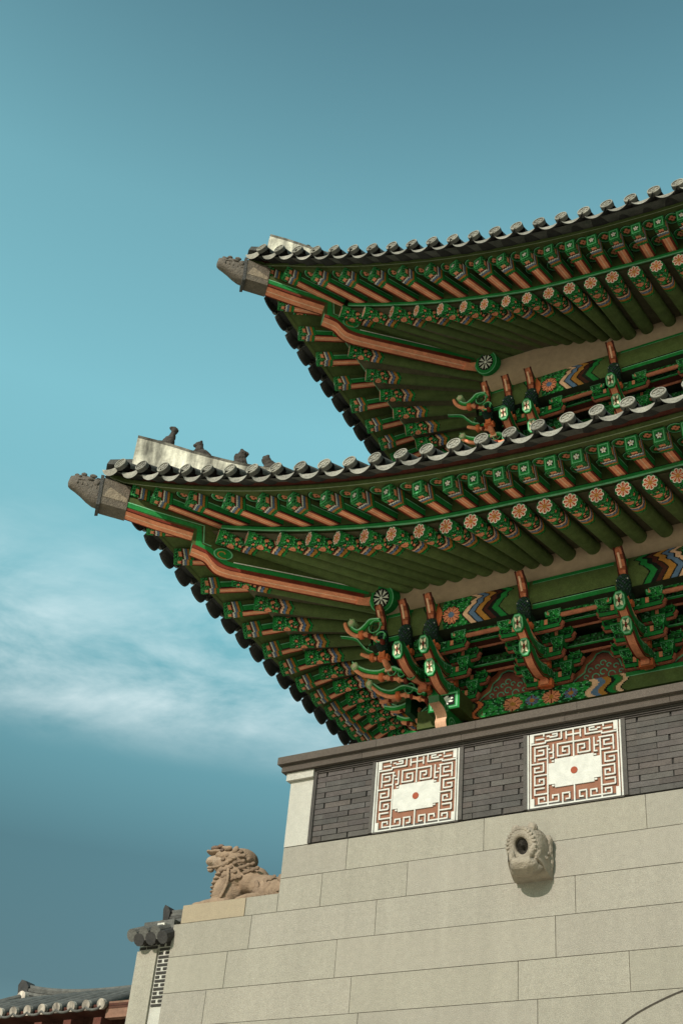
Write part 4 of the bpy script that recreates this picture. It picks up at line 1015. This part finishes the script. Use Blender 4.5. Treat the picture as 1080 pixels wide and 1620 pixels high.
# ------------------------------------------------------------------ spout, beast
def gargoyle():
    g = thing('gargoyle', 'carved stone beast-head water spout jutting from the granite wall', 'gargoyle', loc=(-5.10, 0, 4.875+H)); g.scale = (.95, .74, .92)
    colr = (.30, .25, .195)
    mb = MB()
    fr = lambda a, b, w: Vector((a, w, b))
    ring = lambda k: [(-.205*k, -.23), (.205*k, -.23), (.205*k, .15), (.17*k, .22), (.09*k, .235), (-.09*k, .235), (-.17*k, .22), (-.205*k, .15)]
    secs = [(0.06, 1.0, 0, 1), (-.10, 1.0, 0, 1), (-.20, .97, .03, .95), (-.32, .90, .06, .82), (-.40, .80, .055, .70)]
    mb.grid([[fr(a, b*sc+dz, y) for a, b in ring(k)] for y, k, dz, sc in secs], colr, closed=True)
    mb.build('spout_body', CARVED, g)
    na = 40; aa = np.linspace(0, 2*math.pi, na+1)[:-1]
    prof = [(.205, -.22), (.215, -.30), (.205, -.38), (.180, -.435), (.150, -.452), (.115, -.46), (.085, -.45), (.076, -.42), (.072, -.385), (.0005, -.38)]
    mb = MB()
    def P_(r, y, a):
        k = 1
        return (r*k*math.sin(a)*.93, y-.05*math.cos(a), r*k*math.cos(a)*1.08+.045)
    mb.grid([[P_(r, y, a) for a in aa] for r, y in prof], [[colr]*na]*7+[[(.09, .07, .05)]*na]+[[(.03, .025, .02)]*na], closed=True)
    mb.build('muzzle', CARVED, g, True)
    E = [((-.105, -.43, -.065), (.036, .055, .085)), ((.115, -.43, -.03), (.034, .05, .10), Matrix.Rotation(.45, 4, 'Y')), ((0, -.44, -.135), (.12, .055, .05)), ((0, -.36, -.15), (.16, .12, .075)), ((.0, -.27, -.17), (.18, .14, .08)), ((.155, -.35, -.06), (.028, .06, .07), Matrix.Rotation(.4, 4, 'Y'))]
    blob('lower_jaw', E, .011, CARVED, colr, g, disp=(.010, .04), smooth=3)
    E = [((math.sin(a)*.150, -.452-.05*math.cos(a), math.cos(a)*.175+.045), (.017, .012, .026), Matrix.Rotation(a, 4, 'Y')) for a in np.linspace(-1.9, 1.9, 17)]
    blob('curled_mane', E, .007, CARVED, colr, g, disp=(.008, .03), smooth=1)
    E = [((.10, -.36, .255), (.055, .07, .06)), ((-.08, -.37, .25), (.055, .06, .055)), ((0, -.28, .22), (.15, .12, .07)), ((.19, -.10, .16), (.045, .06, .08)), ((.195, -.08, .08), (.035, .05, .09)), ((.20, -.06, -.05), (.03, .04, .11)), ((.10, -.07, .22), (.10, .06, .035)), ((.185, -.2, -.05), (.03, .05, .03)), ((.19, -.15, .01), (.03, .035, .03))]
    blob('brow_and_curls', E, .010, CARVED, colr, g, disp=(.018, .03), smooth=2)
gargoyle()

def beast():
    g = thing('stone_beast', 'tawny carved stone guardian beast crouching on the wall ledge', 'statue', loc=(-8.17, .34, 4.89+H)); g.scale = (1.20, 1.05, .98)
    colr = (.27, .185, .125)
    E = []
    def e(x, y, z, a, b, c, rot=0): E.append(((x, y, z), (a, b, c), Matrix.Rotation(rot, 4, 'Y')))
    # rump, haunches and the sloping back
    e(-.10, 0, .13, .17, .20, .15); e(-.30, 0, .21, .28, .17, .15, .38); e(-.17, -.13, .13, .20, .10, .14); e(-.17, .13, .13, .20, .10, .14)
    e(-.50, 0, .33, .16, .16, .17, .4); e(-.34, 0, .345, .16, .035, .03, .42)
    # chest and thick neck rising to the head
    e(-.78, 0, .20, .18, .19, .22, -.10); e(-.82, 0, .33, .15, .175, .20); e(-.72, 0, .40, .20, .185, .20); e(-.78, 0, .50, .17, .175, .14)
    # skull, cheeks and flat crown sloping up to the snout
    e(-.68, 0, .60, .17, .185, .15); e(-.80, 0, .66, .20, .165, .10, .16); e(-.84, 0, .56, .16, .155, .10, .1)
    for sy in (-.155, .155):
        e(-.80, sy, .18, .08, .06, .18, .05); e(-.86, sy, .055, .20, .07, .055); e(-1.02, sy, .042, .08, .08, .045); e(-.42, sy*1.22, .05, .17, .06, .05, -.1)
    blob('beast_body', E, .0115, CARVED, colr, g, disp=(.006, .03), smooth=4)
    E = []; e(-.93, 0, .735, .155, .125, .036, .20); e(-1.05, 0, .755, .04, .115, .03, .2)
    blob('upper_snout', E, .009, CARVED, colr, g, smooth=2)
    E = []; e(-1.00, 0, .80, .065, .085, .042, .15); e(-.93, -.05, .81, .04, .03, .026); e(-.93, .05, .81, .04, .03, .026)
    blob('nose', E, .008, CARVED, (.17, .11, .08), g, smooth=2)
    E = []; e(-.97, 0, .635, .135, .125, .075, .12); e(-.88, 0, .60, .13, .148, .085)
    blob('chin', E, .009, CARVED, (.34, .245, .175), g, smooth=3)
    E = []; e(-1.035, -.02, .545, .036, .038, .036); blob('beard_knob', E, .008, CARVED, (.34, .245, .175), g, smooth=1)
    for sy in (-1, 1):
        E = []
        for k in range(9): f = k/8; e(-.97+.30*f, sy*(.140+.035*f), .515-.035*math.sin(3*f)+.06*f, .035, .022, .018)
        blob('jaw_line', E, .008, CARVED, colr, g, smooth=1)
        E = []; e(-.80, sy*.150, .735, .05, .022, .020, .2); e(-.76, sy*.16, .715, .05, .03, .03)
        blob('brow', E, .008, CARVED, colr, g, smooth=1)
        E = []; e(-.835, sy*.158, .705, .026, .018, .020); blob('eye', E, .006, CARVED, (.12, .08, .06), g, smooth=0)
        E = []; e(-.66, sy*.172, .68, .035, .02, .045, .5); blob('ear', E, .007, CARVED, colr, g, smooth=1)
    for k in range(7):                                  # raised belly folds wrapped round the chest
        E = []; z = .13+.052*k; xc = -.775-.03*math.sin(k*.55); rx = .140; ry = .192
        for q in np.linspace(-1.25, 1.25, 15): e(xc-rx*math.cos(q), ry*math.sin(q), z-.05*math.sin(q)**2, .022, .030, .013)
        blob('chest_fold', E, .007, CARVED, colr, g, smooth=1)
    E = []                                              # shoulder edge
    for k in range(9): f = k/8; e(-.70-.05*f+.03*math.sin(3*f), -.195, .42-.30*f, .018, .014, .03)
    blob('shoulder_edge', E, .007, CARVED, colr, g, smooth=1)
    E = []
    for i in range(5):
        for k in range(5+i): e(-.60-.05*k+.055*i+rng.uniform(-.01, .01), -.176+.010*abs(i-2), .66-.062*i-.01*k+rng.uniform(-.01, .01)-.03*(k > 3), .027, .018, .025)
    blob('mane_curls', E, .0075, CARVED, (.20, .135, .092), g, smooth=1)
    E = []
    for k in range(40):
        x = -.17+rng.uniform(-.19, .15); z = .14+rng.uniform(-.11, .12); e(x, -.222+.8*((x+.17)**2+(z-.13)**2), z, .026, .010, .026)
    blob('flank_whorls', E, .0075, CARVED, (.23, .155, .105), g, smooth=1)
beast()

# ------------------------------------------------------------------ the low palace wall behind the left end
pw = thing('palace_wall', 'narrow tiled wall end with white-jointed bricks at the left of the granite wall', 'wall')
mb = MB(); mb.box(((-10.07-9.775)/2, .22, (3.535+4.42)/2+H), ((10.07-9.775)/2-.003, .2, (4.42-3.54)/2), (.35, .315, .255)); mb.build('stone_panel', STONE, pw)
mb = MB(); mb.box(((-9.775-9.58)/2, .25, (3.53+4.52)/2+H), ((9.775-9.58)/2-.001, .2, (4.52-3.53)/2-.002), (.50, .475, .415))
mb.box(((-10.07-9.775)/2, .25, 4.47+H), ((10.07-9.775)/2-.002, .2, .05), (.50, .475, .415))
nr_ = 22; hz = (4.50-3.82)/nr_*1.0
for r in range(16):
    z = 3.80+r*.0445
    for (a, b) in (((-9.765, -9.605),) if r % 2 == 0 else ((-9.765, -9.70), (-9.675, -9.605))):
        mb.box(((a+b)/2, .052, z+H), ((b-a)/2-.006, .012, .0135), (.05, .045, .04))
for r, sp in ((0, ((-10.05, -9.97), (-9.945, -9.80))), (1, ((-10.0, -9.84), (-9.81, -9.7), (-9.67, -9.59)))):
    for a, b in sp: mb.box(((a+b)/2, .047, 4.455+r*.04+H), ((b-a)/2, .012, .0135), (.05, .045, .04))
mb.build('white_brickwork', STONE, pw)
mb = MB()
for k in range(3):
    x = -10.05+.17*k
    mb.tube([(x, -.14, 4.555+H), (x, .1, 4.67+H), (x, .40, 4.84+H)], .075, TILE, 12)
    mb.tube([(x+.095, -.12, 4.50+H), (x+.095, .40, 4.76+H)], .075, TILED, 10)
mb.box((-9.83, .34, 4.66+H), (.22, .30, .10), TILE)
mb.build('tile_rows', TILEM, pw)
mb = MB()
for k in range(4): mb.box((-9.48, .42, 4.83+.038*k+H), (.50-.0*k, .10-.012*k, .015), tuple(np.array(TILE)*(1.1 if k % 2 else .8)))
mb.tube([(-9.98, .42, 4.975+H), (-9.5, .42, 4.965+H), (-9.0, .42, 4.965+H)], .05, TILE, 10)
mb.prism([(-10.02, 4.80), (-9.95, 4.80), (-9.94, 4.98), (-9.98, 5.04), (-10.03, 5.07), (-10.05, 5.02)], .33, .51, lambda a, b, w: Vector((a, w, b+H)), TILED, TILED)
mb.build('wall_ridge', TILEM, pw)
mb = MB(); mb.box((-9.72, -.015, 4.665+H), (.05, .04, .03), WS); mb.build('lime_dab', LIME, pw)

# ------------------------------------------------------------------ far hall at the lower left
HALLC = []
def far_pt(px, y):
    d = Vector(((px[0]-540)/2045.55, (810-px[1])/2045.55, 0)); w = r_*d.x+u_*d.y+f_; k = (y+11.5)/w.y
    return Vector((0, -11.5, CAMH))+w*k
hall = thing('palace_hall', 'distant low hall with a grey tiled roof at the bottom left', 'hall')
YH = 9.0
pr0 = far_pt((42, 1566), YH+2.2); pr1 = far_pt((300, 1572), YH+2.2); zr = pr0.z; xr0 = pr0.x; xr1 = pr1.x+4
pe = far_pt((20, 1606), YH); ze = far_pt((90, 1600), YH).z
xe0 = far_pt((-140, 1600), YH).x; xe1 = far_pt((164, 1600), YH).x
mb = MB()
RP = [far_pt(p, YH+2.2) for p in ease([(45, 1563), (75, 1568), (110, 1570), (150, 1569), (205, 1564), (320, 1552), (520, 1530)], 4)]
for k in range(5):
    hh = .034; w_ = .13+.02*(k % 2)
    mb.grid([[p+Vector((0, -w_, -.06-.082*k+hh)), p+Vector((0, -w_, -.06-.082*k-hh)), p+Vector((0, w_, -.06-.082*k-hh)), p+Vector((0, w_, -.06-.082*k+hh))] for p in RP], tuple(np.array(TILE)*(1.2 if k % 2 else .8)), closed=True)
mb.tube([p+Vector((0, 0, -.01)) for p in RP], .085, TILE, 10)
mb.grid([[p+Vector((0, -.09, -.05)), p+Vector((0, -.09, -.45)), p+Vector((0, .09, -.45)), p+Vector((0, .09, -.05))] for p in RP], TILED, closed=True)
mb.prism([(xr0-.04, zr-.42), (xr0+.16, zr-.38), (xr0+.20, zr+.02), (xr0+.08, zr+.16), (xr0-.06, zr+.20), (xr0-.14, zr+.08)], YH+2.05, YH+2.35, lambda a, b, w: Vector((a, w, b)), TILED, TILED)
mb.build('main_ridge', TILEM, hall)
mb = MB(); mb.quad((xe0, YH, ze+.02), (xe1+2, YH, ze+.02), (xe1+2, YH+2.2, zr-.35), (xe0, YH+2.2, zr-.35), TILED)
mb.build('roof_slope', TILEM, hall)
n = 0; x = xe1
while x > xe0:
    mb = MB(); mb.tube([(x, YH-.05, ze+.05), (x, YH+1.1, ze+.12+(zr-.35-ze)*.5), (x, YH+2.1, zr-.30)], .10, TILE, 10, cap=False)
    rr_ = mb.build('tile_row', TILEM, hall, True)
    mb = MB(); mb.tube([(x, YH-.12, ze+.035), (x, YH-.04, ze+.05)], .105, (.40, .34, .28), 16); mb.build('lime_end', LIME, rr_)
    x -= .40; n += 1
x = xe1-.2
while x > xe0:
    mb = MB(); mb.tube([(x+.20*math.sin(q), YH-.10, ze+.02-.085*math.cos(q)) for q in np.linspace(-1.35, 1.35, 9)], .026, TILE, 8); mb.build('drip_tile', TILEM, hall); x -= .40
mb = MB(); pd = far_pt((40, 1578), YH+2.0); pd2 = far_pt((-60, 1600), YH+.4)
for k in range(2): mb.tube([pd+Vector((0, 0, -.13*k)), (pd+pd2)/2+Vector((0, 0, -.03-.13*k)), pd2+Vector((0, 0, -.13*k))], .10, TILE, 10)
mb.build('descending_ridge', TILEM, hall)
mb = MB(); mb.tube([pd+Vector((.04, -.18, -.05)), pd+Vector((.05, -.05, -.05))], .15, (.46, .39, .32), 16); mb.build('ridge_lime_end', LIME, hall)
mb = MB(); HB = (.30, .15, .10)
mb.box(((xe1+xe1+1.6)/2+.1, YH+.1, ze-.05), (.85, .08, .16), (.24, .13, .09)); mb.build('gable_board', PAINT, hall)
mb = MB(); mb.box(((xe0+xe1)/2+1.2, YH+1.3, ze-2.1), ((xe1-xe0)/2+1.4, .8, 2.3), (.07, .028, .02)); mb.box(((xe0+xe1)/2+.6, YH+.35, ze+.02), ((xe1-xe0)/2+.6, .34, .05), (.09, .035, .025))
x = xe1
while x > xe0: mb.box((x-.1, YH+.25, ze-.30), (.10, .28, .10), (.12, .042, .03)); x -= .8
mb.build('timber_wall', PAINT, hall)

# ------------------------------------------------------------------ ground
mb = MB(); mb.quad((-900, -900, 0), (900, -900, 0), (900, 900, 0), (-900, 900, 0), (.4, .38, .33))
gd = mb.build('ground', GROUNDM); gd['kind'] = 'structure'; gd['label'] = 'pale granite plaza paving before the gate'
